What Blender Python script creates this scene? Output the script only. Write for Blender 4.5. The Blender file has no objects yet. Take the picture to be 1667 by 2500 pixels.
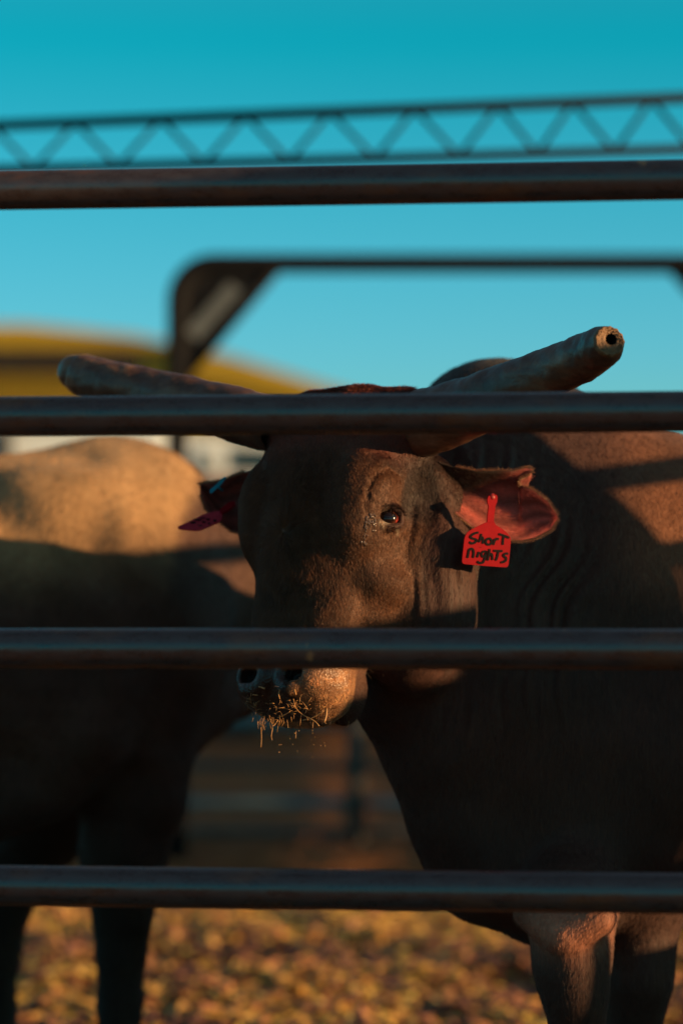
import bpy, bmesh, math, random, time
import numpy as np
from mathutils import Vector, Matrix
T0 = time.time()
R = math.radians
random.seed(7); rng = np.random.default_rng(11)
scene = bpy.context.scene
C = scene.collection

# ------------------------------------------------------------------ camera, sky, sun, exposure
FPX, CX, CY, HOR = 6807.0, 833.5, 1250.0, 1480.0
CAMZ = 1.05
TILT = math.atan((HOR - CY) / FPX)
cam_d = bpy.data.cameras.new('camera'); cam = bpy.data.objects.new('camera', cam_d); C.objects.link(cam)
cam_d.sensor_fit = 'HORIZONTAL'; cam_d.sensor_width = 24.0; cam_d.lens = 24.0 * FPX / 1667.0
cam_d.clip_start = 0.1; cam_d.clip_end = 2000
cam.location = (0, 0, CAMZ); cam.rotation_euler = (math.pi / 2 + TILT, 0, 0)
cam_d.dof.use_dof = True; cam_d.dof.focus_distance = 4.47; cam_d.dof.aperture_fstop = 1.75
scene.camera = cam
SUN_AZ, SUN_EL = R(106.0), R(8.5)          # azimuth measured from +Y towards +X
sun_dir = Vector((math.sin(SUN_AZ) * math.cos(SUN_EL), math.cos(SUN_AZ) * math.cos(SUN_EL), math.sin(SUN_EL)))
w = bpy.data.worlds.new('World'); scene.world = w; w.use_nodes = True
nt = w.node_tree; nt.nodes.clear()
sky = nt.nodes.new('ShaderNodeTexSky'); sky.sky_type = 'NISHITA'; sky.sun_disc = False
sky.sun_elevation = SUN_EL; sky.sun_rotation = SUN_AZ
sky.altitude = 300; sky.air_density = 1.0; sky.dust_density = 0.6; sky.ozone_density = 2.0
tint = nt.nodes.new('ShaderNodeMix'); tint.data_type = 'RGBA'; tint.blend_type = 'MULTIPLY'
tint.inputs[0].default_value = 1.0
# colour of the air by height above the horizon, the same all the way round
wtc = nt.nodes.new('ShaderNodeTexCoord'); wsx = nt.nodes.new('ShaderNodeSeparateXYZ'); wrp = nt.nodes.new('ShaderNodeValToRGB')
nt.links.new(wtc.outputs['Generated'], wsx.inputs[0]); nt.links.new(wsx.outputs['Z'], wrp.inputs[0]); nt.links.new(wrp.outputs[0], tint.inputs[7])
el_ = wrp.color_ramp.elements; el_[0].position = 0.0; el_[0].color = (.60, 1.0, 1.25, 1); el_[1].position = 1.0; el_[1].color = (1.5, .78, .55, 1)
for ps, cl in ((.09, (.34, 1.0, 1.27, 1)), (.20, (.015, .98, .96, 1)), (.34, (.30, .92, .86, 1)), (.52, (.95, .82, .66, 1))):
    e_ = el_.new(ps); e_.color = cl
bg = nt.nodes.new('ShaderNodeBackground'); bg.inputs[1].default_value = 0.10
wo = nt.nodes.new('ShaderNodeOutputWorld')
nt.links.new(sky.outputs[0], tint.inputs[6]); nt.links.new(tint.outputs[2], bg.inputs[0]); nt.links.new(bg.outputs[0], wo.inputs[0])
sd = bpy.data.lights.new('sun', 'SUN'); sd.energy = 5.0; sd.angle = R(0.5); sd.color = (1.0, 0.60, 0.27)
so = bpy.data.objects.new('sun', sd); C.objects.link(so)
so.rotation_euler = (-sun_dir).to_track_quat('-Z', 'Y').to_euler()
vs = scene.view_settings
scene.display_settings.display_device = 'sRGB'
vs.view_transform = 'Standard'; vs.look = 'None'; vs.exposure = 0.75; vs.gamma = 1.0; vs.use_curve_mapping = False
try:
    scene.cycles.max_bounces = 8; scene.cycles.use_denoising = True
except Exception: pass

# ------------------------------------------------------------------ pixel helpers (photo pixels -> world point at depth Y)
ct, st = math.cos(TILT), math.sin(TILT)
def ray(px, py):
    x, u = (px - CX) / FPX, -(py - CY) / FPX
    return np.array([x, ct - u * st, st + u * ct])
def W(px, py, Y):
    d = ray(px, py); return np.array([0, 0, CAMZ]) + d * (Y / d[1])
def PX(Y): return Y / FPX

# ------------------------------------------------------------------ object helpers
def tag(o, label=None, cat=None, group=None, kind=None):
    if label: o['label'] = label
    if cat: o['category'] = cat
    if group: o['group'] = group
    if kind: o['kind'] = kind
    return o
def empty(name, loc=(0, 0, 0)):
    o = bpy.data.objects.new(name, None); o.location = loc; C.objects.link(o); o.empty_display_size = 0.1
    return o
def mesh_obj(name, verts, faces, mat, parent=None, smooth=True, uv=None):
    me = bpy.data.meshes.new(name); me.from_pydata([tuple(v) for v in verts], [], faces); me.update()
    if smooth: me.polygons.foreach_set('use_smooth', np.ones(len(me.polygons), bool))
    me.materials.append(mat)
    o = bpy.data.objects.new(name, me); C.objects.link(o)
    if parent: attach(o, parent)
    return o
def attach(o, parent):
    o.parent = parent
    o.matrix_parent_inverse = Matrix.Translation(-Vector(parent.location))
def bm_obj(name, bm, mat, parent=None, smooth=False):
    me = bpy.data.meshes.new(name); bm.normal_update(); bm.to_mesh(me); bm.free()
    if smooth: me.polygons.foreach_set('use_smooth', np.ones(len(me.polygons), bool))
    me.materials.append(mat)
    o = bpy.data.objects.new(name, me); C.objects.link(o)
    if parent: attach(o, parent)
    return o
def frame_dirs(d):
    d = d / np.linalg.norm(d)
    up = np.array([0, 0, 1.0]) if abs(d[2]) < 0.95 else np.array([0, 1.0, 0])
    a = np.cross(d, up); a /= np.linalg.norm(a); b = np.cross(a, d)
    return a, b
def tube_geo(pts, rad, seg=12, caps=True):
    pts = np.asarray(pts, float); n = len(pts); rad = np.broadcast_to(np.asarray(rad, float), (n,))
    V, F = [], []
    a0 = None
    for i in range(n):
        d = pts[min(i + 1, n - 1)] - pts[max(i - 1, 0)]; d = d / (np.linalg.norm(d) + 1e-12)
        if a0 is None: a0, _ = frame_dirs(d)
        a0 = a0 - d * a0.dot(d); a0 /= np.linalg.norm(a0); b0 = np.cross(d, a0)
        for k in range(seg):
            t = 2 * math.pi * k / seg
            V.append(pts[i] + (a0 * math.cos(t) + b0 * math.sin(t)) * rad[i])
    for i in range(n - 1):
        for k in range(seg):
            k2 = (k + 1) % seg
            F.append((i * seg + k, i * seg + k2, (i + 1) * seg + k2, (i + 1) * seg + k))
    if caps:
        F.append(tuple(range(seg - 1, -1, -1))); F.append(tuple((n - 1) * seg + k for k in range(seg)))
    return V, F
def tube(name, pts, rad, mat, parent=None, seg=12, caps=True):
    V, F = tube_geo(pts, rad, seg, caps)
    return mesh_obj(name, V, F, mat, parent)
def box(name, lo, hi, mat, parent=None, bev=0.0, rot=None, piv=None):
    bm = bmesh.new(); bmesh.ops.create_cube(bm, size=1)
    lo = Vector(lo); hi = Vector(hi)
    for v in bm.verts: v.co = Vector([lo[i] + (v.co[i] + .5) * (hi[i] - lo[i]) for i in range(3)])
    if bev: bmesh.ops.bevel(bm, geom=bm.edges[:], offset=bev, segments=2, affect='EDGES')
    return bm_obj(name, bm, mat, parent)
def catmull(P, n):
    P = np.asarray(P, float); m = len(P); out = []
    for t in np.linspace(0, m - 1 - 1e-9, n):
        i = int(t); u = t - i
        p0, p1, p2, p3 = P[max(i - 1, 0)], P[i], P[min(i + 1, m - 1)], P[min(i + 2, m - 1)]
        out.append(0.5 * ((2 * p1) + (-p0 + p2) * u + (2 * p0 - 5 * p1 + 4 * p2 - p3) * u * u + (-p0 + 3 * p1 - 3 * p2 + p3) * u ** 3))
    return np.array(out)

# ------------------------------------------------------------------ materials
def new_mat(name):
    m = bpy.data.materials.new(name); m.use_nodes = True; t = m.node_tree
    return m, t, t.nodes['Principled BSDF']
def N(t, kind, **kw):
    n = t.nodes.new(kind)
    for k, v in kw.items(): setattr(n, k, v)
    return n
def noise(t, scale, detail=4, rough=0.6, coord=None, vec_scale=None):
    tc = N(t, 'ShaderNodeTexCoord'); src = tc.outputs['Object']
    if vec_scale:
        mp = N(t, 'ShaderNodeMapping'); mp.inputs['Scale'].default_value = vec_scale; t.links.new(src, mp.inputs[0]); src = mp.outputs[0]
    n = N(t, 'ShaderNodeTexNoise'); n.inputs['Scale'].default_value = scale; n.inputs['Detail'].default_value = detail; n.inputs['Roughness'].default_value = rough
    t.links.new(src, n.inputs['Vector']); return n
def ramp(t, src, stops):
    r = N(t, 'ShaderNodeValToRGB'); e = r.color_ramp.elements
    while len(e) < len(stops): e.new(0.5)
    for k, (p, c) in enumerate(stops): e[k].position = p; e[k].color = (*c, 1) if len(c) == 3 else c
    t.links.new(src, r.inputs[0]); return r
def bump(t, p, src, strength, dist, prev=None):
    b = N(t, 'ShaderNodeBump'); b.inputs['Strength'].default_value = strength; b.inputs['Distance'].default_value = dist
    t.links.new(src, b.inputs['Height'])
    if prev: t.links.new(prev.outputs[0], b.inputs['Normal'])
    t.links.new(b.outputs[0], p.inputs['Normal']); return b
def simple(name, col, rough=0.6, metal=0.0, var=0.25, scale=6.0, bstr=0.2, bdist=0.003, spec=0.5):
    m, t, p = new_mat(name)
    n = noise(t, scale, 6, 0.65)
    lo = tuple(c * (1 - var) for c in col); hi = tuple(min(1, c * (1 + var)) for c in col)
    r = ramp(t, n.outputs[0], [(0.3, lo), (0.7, hi)])
    t.links.new(r.outputs[0], p.inputs['Base Color'])
    p.inputs['Roughness'].default_value = rough; p.inputs['Metallic'].default_value = metal
    p.inputs['Specular IOR Level'].default_value = spec
    bump(t, p, n.outputs[0], bstr, bdist)
    return m
def mix_rgb(t, fac, a, b, mode='MIX'):
    m = N(t, 'ShaderNodeMix', data_type='RGBA', blend_type=mode)
    for s, i in ((fac, 0), (a, 6), (b, 7)):
        if hasattr(s, 'links'): t.links.new(s, m.inputs[i])
        elif isinstance(s, (int, float)): m.inputs[i].default_value = s
        else: m.inputs[i].default_value = (*s, 1)
    return m.outputs[2]

def rail_material():
    m, t, p = new_mat('weathered_painted_pipe')
    n1 = noise(t, 5.0, 6, 0.7, vec_scale=(1, 1, 3)); n2 = noise(t, 60.0, 5, 0.7, vec_scale=(.4, 1, 1)); n3 = noise(t, 13.0, 7, 0.62)
    base = ramp(t, n2.outputs[0], [(0.3, (0.030, 0.022, 0.023)), (0.7, (0.060, 0.048, 0.050))])
    rust = ramp(t, n1.outputs[0], [(0.52, (0, 0, 0)), (0.64, (1, 1, 1))])
    c = mix_rgb(t, rust.outputs[0], base.outputs[0], (0.10, 0.045, 0.028))
    spot = ramp(t, n3.outputs[0], [(0.68, (0, 0, 0)), (0.71, (1, 1, 1))])
    c = mix_rgb(t, spot.outputs[0], c, (0.30, 0.15, 0.07))
    t.links.new(c, p.inputs['Base Color'])
    rr = ramp(t, n2.outputs[0], [(0.3, (0.20,) * 3), (0.7, (0.40,) * 3)])
    t.links.new(rr.outputs[0], p.inputs['Roughness']); p.inputs['Specular IOR Level'].default_value = 1.0
    bump(t, p, n2.outputs[0], 0.2, 0.001)
    return m
M_rail = rail_material()
M_dark_steel = simple('dark_painted_steel', (0.010, 0.010, 0.012), 0.85, spec=.15)
M_grey_steel = simple('dull_grey_steel', (0.16, 0.17, 0.18), 0.4)
M_blue_steel = simple('blue_grey_pipe', (0.115, 0.165, 0.175), 0.5)
M_dull_pipe = simple('dull_dusty_pipe', (0.07, 0.065, 0.06), 0.8)
M_pale_band = simple('pale_grey_band', (0.13, 0.14, 0.14), 0.6)
M_yellow = simple('yellow_metal_siding', (0.44, 0.28, 0.006), 0.55, var=0.12, scale=0.6)
M_yellow_roof = simple('yellow_metal_roof', (0.42, 0.27, 0.006), 0.5, var=0.15, scale=0.5)
M_eave_shade = simple('painted_eave_shade', (0.012, 0.010, 0.012), 0.8)
M_white = simple('white_trailer_paint', (0.80, 0.82, 0.80), 0.35, var=0.06)
M_glass_dark = simple('dark_window_glass', (0.02, 0.03, 0.035), 0.1, var=0.1, bstr=0.0)
M_rubber = simple('black_rubber', (0.02, 0.02, 0.02), 0.8)
M_redbrown = simple('red_brown_paint', (0.22, 0.05, 0.03), 0.5)
M_shade_sheet = simple('shade_sheet_metal', (0.18, 0.10, 0.06), 0.7)

def coat_material(name, fold_wave=True, rough=0.62):
    m, t, p = new_mat(name)
    at = N(t, 'ShaderNodeAttribute', attribute_name='coat')
    n1 = noise(t, 7.0, 5, 0.65); n2 = noise(t, 170.0, 3, 0.6, vec_scale=(1.0, 1.0, 0.22)); n3 = noise(t, 26, 4, .6)
    v = ramp(t, n1.outputs[0], [(0.25, (0.70,) * 3), (0.75, (1.30,) * 3)])
    c = mix_rgb(t, 1.0, at.outputs['Color'], v.outputs[0], 'MULTIPLY')
    v2 = ramp(t, n2.outputs[0], [(0.3, (0.82,) * 3), (0.7, (1.18,) * 3)])
    c = mix_rgb(t, 1.0, c, v2.outputs[0], 'MULTIPLY')
    t.links.new(c, p.inputs['Base Color'])
    p.inputs['Roughness'].default_value = rough; p.inputs['Specular IOR Level'].default_value = 0.22
    try:
        p.inputs['Sheen Weight'].default_value = 0.06; p.inputs['Sheen Roughness'].default_value = 0.5
    except Exception: pass
    b = bump(t, p, n3.outputs[0], 0.35, 0.006)
    b = bump(t, p, n2.outputs[0], 0.55, 0.003, b)
    wr = N(t, 'ShaderNodeMapRange'); t.links.new(at.outputs['Alpha'], wr.inputs[0]); wr.inputs[3].default_value = rough; wr.inputs[4].default_value = .30; t.links.new(wr.outputs[0], p.inputs['Roughness'])
    ws = N(t, 'ShaderNodeMapRange'); t.links.new(at.outputs['Alpha'], ws.inputs[0]); ws.inputs[3].default_value = .22; ws.inputs[4].default_value = .45; t.links.new(ws.outputs[0], p.inputs['Specular IOR Level'])
    vo = N(t, 'ShaderNodeTexVoronoi'); vo.inputs['Scale'].default_value = 330; tcv = N(t, 'ShaderNodeTexCoord'); t.links.new(tcv.outputs['Object'], vo.inputs[0])
    mm = N(t, 'ShaderNodeMath', operation='MULTIPLY'); t.links.new(vo.outputs['Distance'], mm.inputs[0]); t.links.new(at.outputs['Alpha'], mm.inputs[1])
    b = bump(t, p, mm.outputs[0], 0.45, 0.002, b)
    return m
M_coat = coat_material('short_bull_coat')
M_coat_soft = coat_material('plain_bull_coat', rough=.8)

def hair_mat(name, mult=1.0):
    m, t, p = new_mat(name)
    at = N(t, 'ShaderNodeAttribute', attribute_name='hair_col')
    t.links.new(at.outputs['Color'], p.inputs['Base Color'])
    p.inputs['Roughness'].default_value = 0.45; p.inputs['Specular IOR Level'].default_value = 0.35
    return m
M_hair = hair_mat('coat_hair')

# ------------------------------------------------------------------ implicit modelling (smooth-blended solids -> one continuous mesh)
def smin(a, b, k):
    h = np.maximum(k - np.abs(a - b), 0) / k
    return np.minimum(a, b) - h * h * k * 0.25
class Field:
    def __init__(s, xs, ys, zs):
        s.ax = [np.asarray(v, np.float32) for v in (xs, ys, zs)]
        s.D = np.full([len(v) for v in s.ax], 0.15, np.float32)
    def sub(s, lo, hi):
        sl = []
        for i in range(3):
            a = np.searchsorted(s.ax[i], lo[i]); b = np.searchsorted(s.ax[i], hi[i])
            if b - a < 1: return None, None
            sl.append(slice(max(a - 1, 0), b + 1))
        P = [s.ax[0][sl[0]][:, None, None], s.ax[1][sl[1]][None, :, None], s.ax[2][sl[2]][None, None, :]]
        return tuple(sl), P
    def add(s, lo, hi, fn, k=0.03, sub=False):
        lo = np.asarray(lo) - k - 0.01; hi = np.asarray(hi) + k + 0.01
        sl, P = s.sub(lo, hi)
        if sl is None: return
        d = fn(*P)
        if sub: s.D[sl] = -smin(-s.D[sl], d, k)
        else: s.D[sl] = smin(s.D[sl], d, k)
    def cone(s, a, b, ra, rb, k=0.04, sub=False):
        a = np.asarray(a, float); b = np.asarray(b, float); r = max(ra, rb)
        ba = b - a; L = max(ba.dot(ba), 1e-9)
        def fn(x, y, z):
            X, Y, Z = x - a[0], y - a[1], z - a[2]
            h = np.clip((X * ba[0] + Y * ba[1] + Z * ba[2]) / L, 0, 1)
            return np.sqrt((X - h * ba[0]) ** 2 + (Y - h * ba[1]) ** 2 + (Z - h * ba[2]) ** 2) - (ra + (rb - ra) * h)
        s.add(np.minimum(a, b) - r, np.maximum(a, b) + r, fn, k, sub)
    def chain(s, pts, k=0.04, sub=False):
        for (p, r), (q, r2) in zip(pts[:-1], pts[1:]): s.cone(p, q, r, r2, k, sub)
    def ell(s, c, rad, axes=None, k=0.04, sub=False):
        c = np.asarray(c, float); rad = np.asarray(rad, float)
        A = np.eye(3) if axes is None else np.asarray(axes, float)       # rows = axes
        m = rad.max()
        def fn(x, y, z):
            X, Y, Z = x - c[0], y - c[1], z - c[2]
            q = [(X * A[i][0] + Y * A[i][1] + Z * A[i][2]) for i in range(3)]
            k0 = np.sqrt(sum((q[i] / rad[i]) ** 2 for i in range(3))); k1 = np.sqrt(sum((q[i] / rad[i] ** 2) ** 2 for i in range(3))) + 1e-6
            return k0 * (k0 - 1) / k1
        s.add(c - m, c + m, fn, k, sub)
    def mesh(s):
        D = s.D; nx, ny, nz = D.shape
        ins = D < 0
        def c8(a): return [a[i:nx - 1 + i, j:ny - 1 + j, k:nz - 1 + k] for i in (0, 1) for j in (0, 1) for k in (0, 1)]
        cs = c8(ins); cnt = sum(c.astype(np.int8) for c in cs)
        act = np.argwhere((cnt > 0) & (cnt < 8))
        idx = np.full((nx - 1, ny - 1, nz - 1), -1, np.int32); idx[act[:, 0], act[:, 1], act[:, 2]] = np.arange(len(act))
        acc = np.zeros((len(act), 3)); num = np.zeros(len(act))
        cor = [(i, j, k) for i in (0, 1) for j in (0, 1) for k in (0, 1)]
        for a in cor:
            for ax in range(3):
                if a[ax] == 1: continue
                b = list(a); b[ax] = 1
                ia = act + np.array(a); ib = act + np.array(b)
                da = D[ia[:, 0], ia[:, 1], ia[:, 2]]; db = D[ib[:, 0], ib[:, 1], ib[:, 2]]
                m = (da < 0) != (db < 0)
                t = np.where(m, da / np.where(m, da - db, 1), 0)
                pa = np.stack([s.ax[i][ia[:, i]] for i in range(3)], 1); pb = np.stack([s.ax[i][ib[:, i]] for i in range(3)], 1)
                acc[m] += (pa + (pb - pa) * t[:, None])[m]; num[m] += 1
        V = acc / num[:, None]
        faces = []
        for ax in range(3):
            u, v = [(1, 2), (2, 0), (0, 1)][ax]
            sl0 = [slice(None)] * 3; sl1 = [slice(None)] * 3
            sl0[ax] = slice(0, -1); sl1[ax] = slice(1, None)
            for q in (u, v):
                sl0[q] = slice(1, -1); sl1[q] = slice(1, -1)
            A = ins[tuple(sl0)]; B = ins[tuple(sl1)]
            e = np.argwhere(A != B); off = np.zeros(3, int); off[u] = 1; off[v] = 1
            flip = A[e[:, 0], e[:, 1], e[:, 2]]
            e = e + off
            def g(du, dv):
                w_ = e.copy(); w_[:, u] -= du; w_[:, v] -= dv
                return idx[w_[:, 0], w_[:, 1], w_[:, 2]]
            q = np.stack([g(1, 1), g(0, 1), g(0, 0), g(1, 0)], 1)
            q[~flip] = q[~flip][:, ::-1]
            faces.append(q)
        F = np.concatenate(faces); F = F[(F >= 0).all(1)]
        # laplacian smoothing, gentle
        for lam in (0.5, -0.48, 0.45):
            S = np.zeros_like(V); n = np.zeros(len(V))
            for a, b in ((0, 1), (1, 2), (2, 3), (3, 0)):
                np.add.at(S, F[:, a], V[F[:, b]]); np.add.at(S, F[:, b], V[F[:, a]])
                np.add.at(n, F[:, a], 1); np.add.at(n, F[:, b], 1)
            n[n == 0] = 1
            V = V + lam * (S / n[:, None] - V)
        return V, F
def fast_mesh(name, V, F, mat, parent, colors=None, wet=None):
    me = bpy.data.meshes.new(name)
    me.vertices.add(len(V)); me.vertices.foreach_set('co', V.astype(np.float32).ravel())
    me.loops.add(F.size); me.loops.foreach_set('vertex_index', F.astype(np.int32).ravel())
    me.polygons.add(len(F)); me.polygons.foreach_set('loop_start', np.arange(0, F.size, 4, dtype=np.int32))
    me.polygons.foreach_set('use_smooth', np.ones(len(F), bool))
    me.update(calc_edges=True); me.validate()
    if colors is not None:
        ca = me.color_attributes.new('coat', 'FLOAT_COLOR', 'POINT')
        c4 = np.zeros((len(V), 4), np.float32); c4[:, :3] = colors; c4[:, 3] = 0 if wet is None else wet; ca.data.foreach_set('color', c4.ravel())
    me.materials.append(mat)
    o = bpy.data.objects.new(name, me); C.objects.link(o)
    if parent: attach(o, parent)
    return o
def axis_grid(segs):
    out = [segs[0][0]]
    for a, b, h in segs:
        n = max(1, int(round((b - a) / h))); out += list(np.linspace(a, b, n + 1)[1:])
    return np.array(out)
def vnoise(P, scale, seed=0):
    """cheap smooth pseudo noise in -1..1 at points P (n,3)"""
    r = np.random.default_rng(seed); out = 0
    for i in range(5):
        k = r.normal(size=3) * scale * (1 + .5 * i); ph = r.uniform(0, 6.28)
        out = out + np.sin(P @ k + ph + 1.3 * np.sin(P @ (r.normal(size=3) * scale * .7) + ph * 2)) / (1 + .4 * i)
    return out / 2.6
def sstep(a, b, x):
    t = np.clip((x - a) / (b - a), 0, 1); return t * t * (3 - 2 * t)

def hair_curves(name, roots, dirs, length, rad, cols, mat, parent, npt=4, curl=0.0, bend=None):
    n = len(roots)
    cu = bpy.data.hair_curves.new(name); cu.add_curves([npt] * n)
    u = np.linspace(0, 1, npt)[None, :, None]
    L = np.broadcast_to(np.asarray(length, float).reshape(-1, 1, 1), (n, 1, 1))
    P = roots[:, None, :] + dirs[:, None, :] * L * u
    if bend is not None: P = P + bend[:, None, :] * L * (u ** 2)
    if curl: P = P + rng.normal(size=(n, npt, 3)) * curl * L * u
    cu.points.foreach_set('position', P.astype(np.float32).ravel())
    rr = np.broadcast_to(np.asarray(rad, float).reshape(-1, 1), (n, npt)) * (1 - 0.75 * u[..., 0])
    ra = cu.attributes.get('radius') or cu.attributes.new('radius', 'FLOAT', 'POINT')
    ra.data.foreach_set('value', np.ascontiguousarray(rr, np.float32).ravel())
    ca = cu.attributes.new('hair_col', 'FLOAT_COLOR', 'CURVE')
    c4 = np.ones((n, 4), np.float32); c4[:, :3] = cols; ca.data.foreach_set('color', c4.ravel())
    cu.materials.append(mat)
    o = bpy.data.objects.new(name, cu); C.objects.link(o)
    if parent: attach(o, parent)
    return o
def norm(v): return v / (np.linalg.norm(v, axis=-1, keepdims=True) + 1e-9)
def sample_surface(V, F, n, weight_fn):
    a, b, c, d = V[F[:, 0]], V[F[:, 1]], V[F[:, 2]], V[F[:, 3]]
    nr = np.cross(c - a, d - b); ar = np.linalg.norm(nr, axis=1) * .5; nr = nr / (2 * ar[:, None] + 1e-12)
    cen = (a + b + c + d) / 4
    wt = ar * weight_fn(cen, nr); wt = wt / wt.sum()
    i = rng.choice(len(F), n, p=wt); u, v = rng.random((2, n, 1))
    p = (a[i] * (1 - u) + b[i] * u) * (1 - v) + (d[i] * (1 - u) + c[i] * u) * v
    return p, nr[i], i

# ------------------------------------------------------------------ ground
def ground_material():
    m, t, p = new_mat('trampled_dirt')
    n1 = noise(t, 0.9, 6, 0.6); n2 = noise(t, 9, 8, 0.7); n3 = noise(t, 45, 5, .7)
    c = ramp(t, n1.outputs[0], [(0.3, (0.22, 0.085, 0.04)), (0.7, (0.40, 0.18, 0.07))])
    c2 = ramp(t, n2.outputs[0], [(0.35, (0.55, 0.5, 0.5)), (0.65, (1.25, 1.2, 1.0))])
    o = mix_rgb(t, 1.0, c.outputs[0], c2.outputs[0], 'MULTIPLY')
    t.links.new(o, p.inputs['Base Color']); p.inputs['Roughness'].default_value = 0.95; p.inputs['Specular IOR Level'].default_value = .1
    b = bump(t, p, n2.outputs[0], 0.8, 0.05); bump(t, p, n3.outputs[0], 0.6, 0.012, b)
    return m
M_dirt = ground_material()
def build_ground():
    xs = np.concatenate([np.linspace(-900, -30, 12), np.linspace(-20, -3, 12), np.linspace(-2.4, 2.4, 260), np.linspace(3, 20, 12), np.linspace(30, 900, 12)])
    ys = np.concatenate([np.linspace(-300, -10, 6), np.linspace(0, 3.5, 10), np.linspace(4, 11.5, 420), np.linspace(12, 30, 40), np.linspace(40, 1500, 20)])
    X, Y = np.meshgrid(xs, ys, indexing='ij'); P = np.stack([X.ravel(), Y.ravel(), 0 * X.ravel()], 1)
    z = 0.020 * vnoise(P, 4.0, 1) + 0.022 * vnoise(P, 12.0, 2) + 0.014 * vnoise(P, 34, 3)
    fade = np.exp(-np.maximum(np.abs(P[:, 0]) - 3, 0) / 3) * np.exp(-np.maximum(P[:, 1] - 14, 0) / 6) * sstep(1, 4, P[:, 1])
    P[:, 2] = z * fade
    nx, ny = X.shape; i, j = np.meshgrid(np.arange(nx - 1), np.arange(ny - 1), indexing='ij')
    a = (i * ny + j).ravel(); F = np.stack([a, a + ny, a + ny + 1, a + 1], 1)
    g = fast_mesh('ground', P, F, M_dirt, None)
    tag(g, 'bare trampled brown dirt of the stock pen with clods', None, None, 'structure')
build_ground()
def ground_litter():
    # straw bits, dead leaves and dirt clods lying on the pen floor
    n = 42000
    Yc = 5.2 + 4.5 * rng.random(n) ** 0.9; half = Yc * 0.125 + 0.12
    Xc = (rng.random(n) * 2 - 1) * half
    V, F, K = [], [], []
    PP_ = np.stack([Xc, Yc, 0 * Xc], 1); gz_ = 0.020 * vnoise(PP_, 4.0, 1) + 0.022 * vnoise(PP_, 12.0, 2) + 0.014 * vnoise(PP_, 34, 3)
    clu = vnoise(np.stack([Xc, Yc * .6, 0 * Xc], 1), 3.2, 21) + sstep(7.2, 9.2, Yc) * .7 - .25; pr2 = [.32, .26, .16, .10, .10, .06]
    cols = np.array([(0.85, 0.58, 0.12), (0.52, 0.28, 0.07), (0.40, 0.17, 0.07), (0.22, 0.09, 0.05), (0.85, 0.66, 0.22), (0.11, .045, .032)])
    pr = [0.06, 0.08, 0.20, 0.33, 0.02, 0.31]
    base = 0
    octa = np.array([(1, 0, 0), (-1, 0, 0), (0, 1, 0), (0, -1, 0), (0, 0, 1), (0, 0, -1)], float)
    of = [(0, 2, 4), (2, 1, 4), (1, 3, 4), (3, 0, 4), (2, 0, 5), (1, 2, 5), (3, 1, 5), (0, 3, 5)]
    sub = octa
    for i in range(n):
        k = rng.choice(6, p=pr if clu[i] < rng.normal() * .35 else pr2); big = rng.random() ** 6
        s = np.array([0.005 + 0.040 * big, 0.004 + 0.028 * big, 0.002 + 0.012 * big]) * rng.uniform(.7, 1.3, 3)
        if k in (0, 4): s = np.array([0.035 * rng.uniform(.4, 1.5), 0.0022, 0.0022]) if rng.random() < .45 else np.array([.017, .010, .003]) * rng.uniform(.4, 1.6)
        a = rng.uniform(0, 6.28); ca, sa = math.cos(a), math.sin(a)
        tilt_ = rng.uniform(-.6, .6)
        q = sub * s * rng.uniform(.75, 1.2, (6, 3))
        q = np.stack([q[:, 0] * math.cos(tilt_) - q[:, 2] * math.sin(tilt_), q[:, 1], q[:, 0] * math.sin(tilt_) + q[:, 2] * math.cos(tilt_)], 1)
        q = np.stack([q[:, 0] * ca - q[:, 1] * sa, q[:, 0] * sa + q[:, 1] * ca, q[:, 2]], 1)
        q += (Xc[i], Yc[i], gz_[i] + .006 + s[2] * .5)
        V.append(q); F += [(a_ + base, b_ + base, c_ + base) for a_, b_, c_ in of]; base += 6
        K += [cols[k] * rng.uniform(.8, 1.2)] * 6
    V = np.concatenate(V); m, t, p = new_mat('straw_and_clods')
    at = N(t, 'ShaderNodeAttribute', attribute_name='coat'); t.links.new(at.outputs['Color'], p.inputs['Base Color']); p.inputs['Roughness'].default_value = .7
    o = mesh_obj('straw_litter', V, F, m, None, smooth=False)
    ca = o.data.color_attributes.new('coat', 'FLOAT_COLOR', 'POINT'); c4 = np.ones((len(V), 4), np.float32); c4[:, :3] = np.array(K); ca.data.foreach_set('color', c4.ravel())
    tag(o, 'scattered straw bits, dead leaves and small clods covering the pen floor', 'litter', None, 'stuff')
ground_litter()

# ------------------------------------------------------------------ near pipe fence
def fence_Y(x): return 4.0 - 0.11 * x
def build_front_fence():
    t = empty('pipe_fence', (0, 4.0, 0))
    tag(t, 'dark round pipe rail fence in front of the bulls, rusty and scuffed', 'fence')
    for py in (450, 1010, 1585, 2172):
        z = W(833, py, 4.0)[2]
        xs = np.linspace(-1.9, 1.9, 90)
        pts = np.stack([xs, fence_Y(xs), z + 0.0006 * np.sin(xs * 3 + py)], 1)
        tube('rail', pts, 0.0292, M_rail, t, 40)
    z = 0.27; xs = np.linspace(-1.9, 1.9, 30)
    tube('rail', np.stack([xs, fence_Y(xs), 0 * xs + z], 1), 0.0292, M_rail, t, 24)
    for x in (-1.9, 1.9):
        y = fence_Y(x); tube('post', [(x, y, -0.1), (x, y, 1.80), (x, y, 1.815)], [0.05, 0.05, 0.03], M_rail, t, 24)
build_front_fence()

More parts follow.
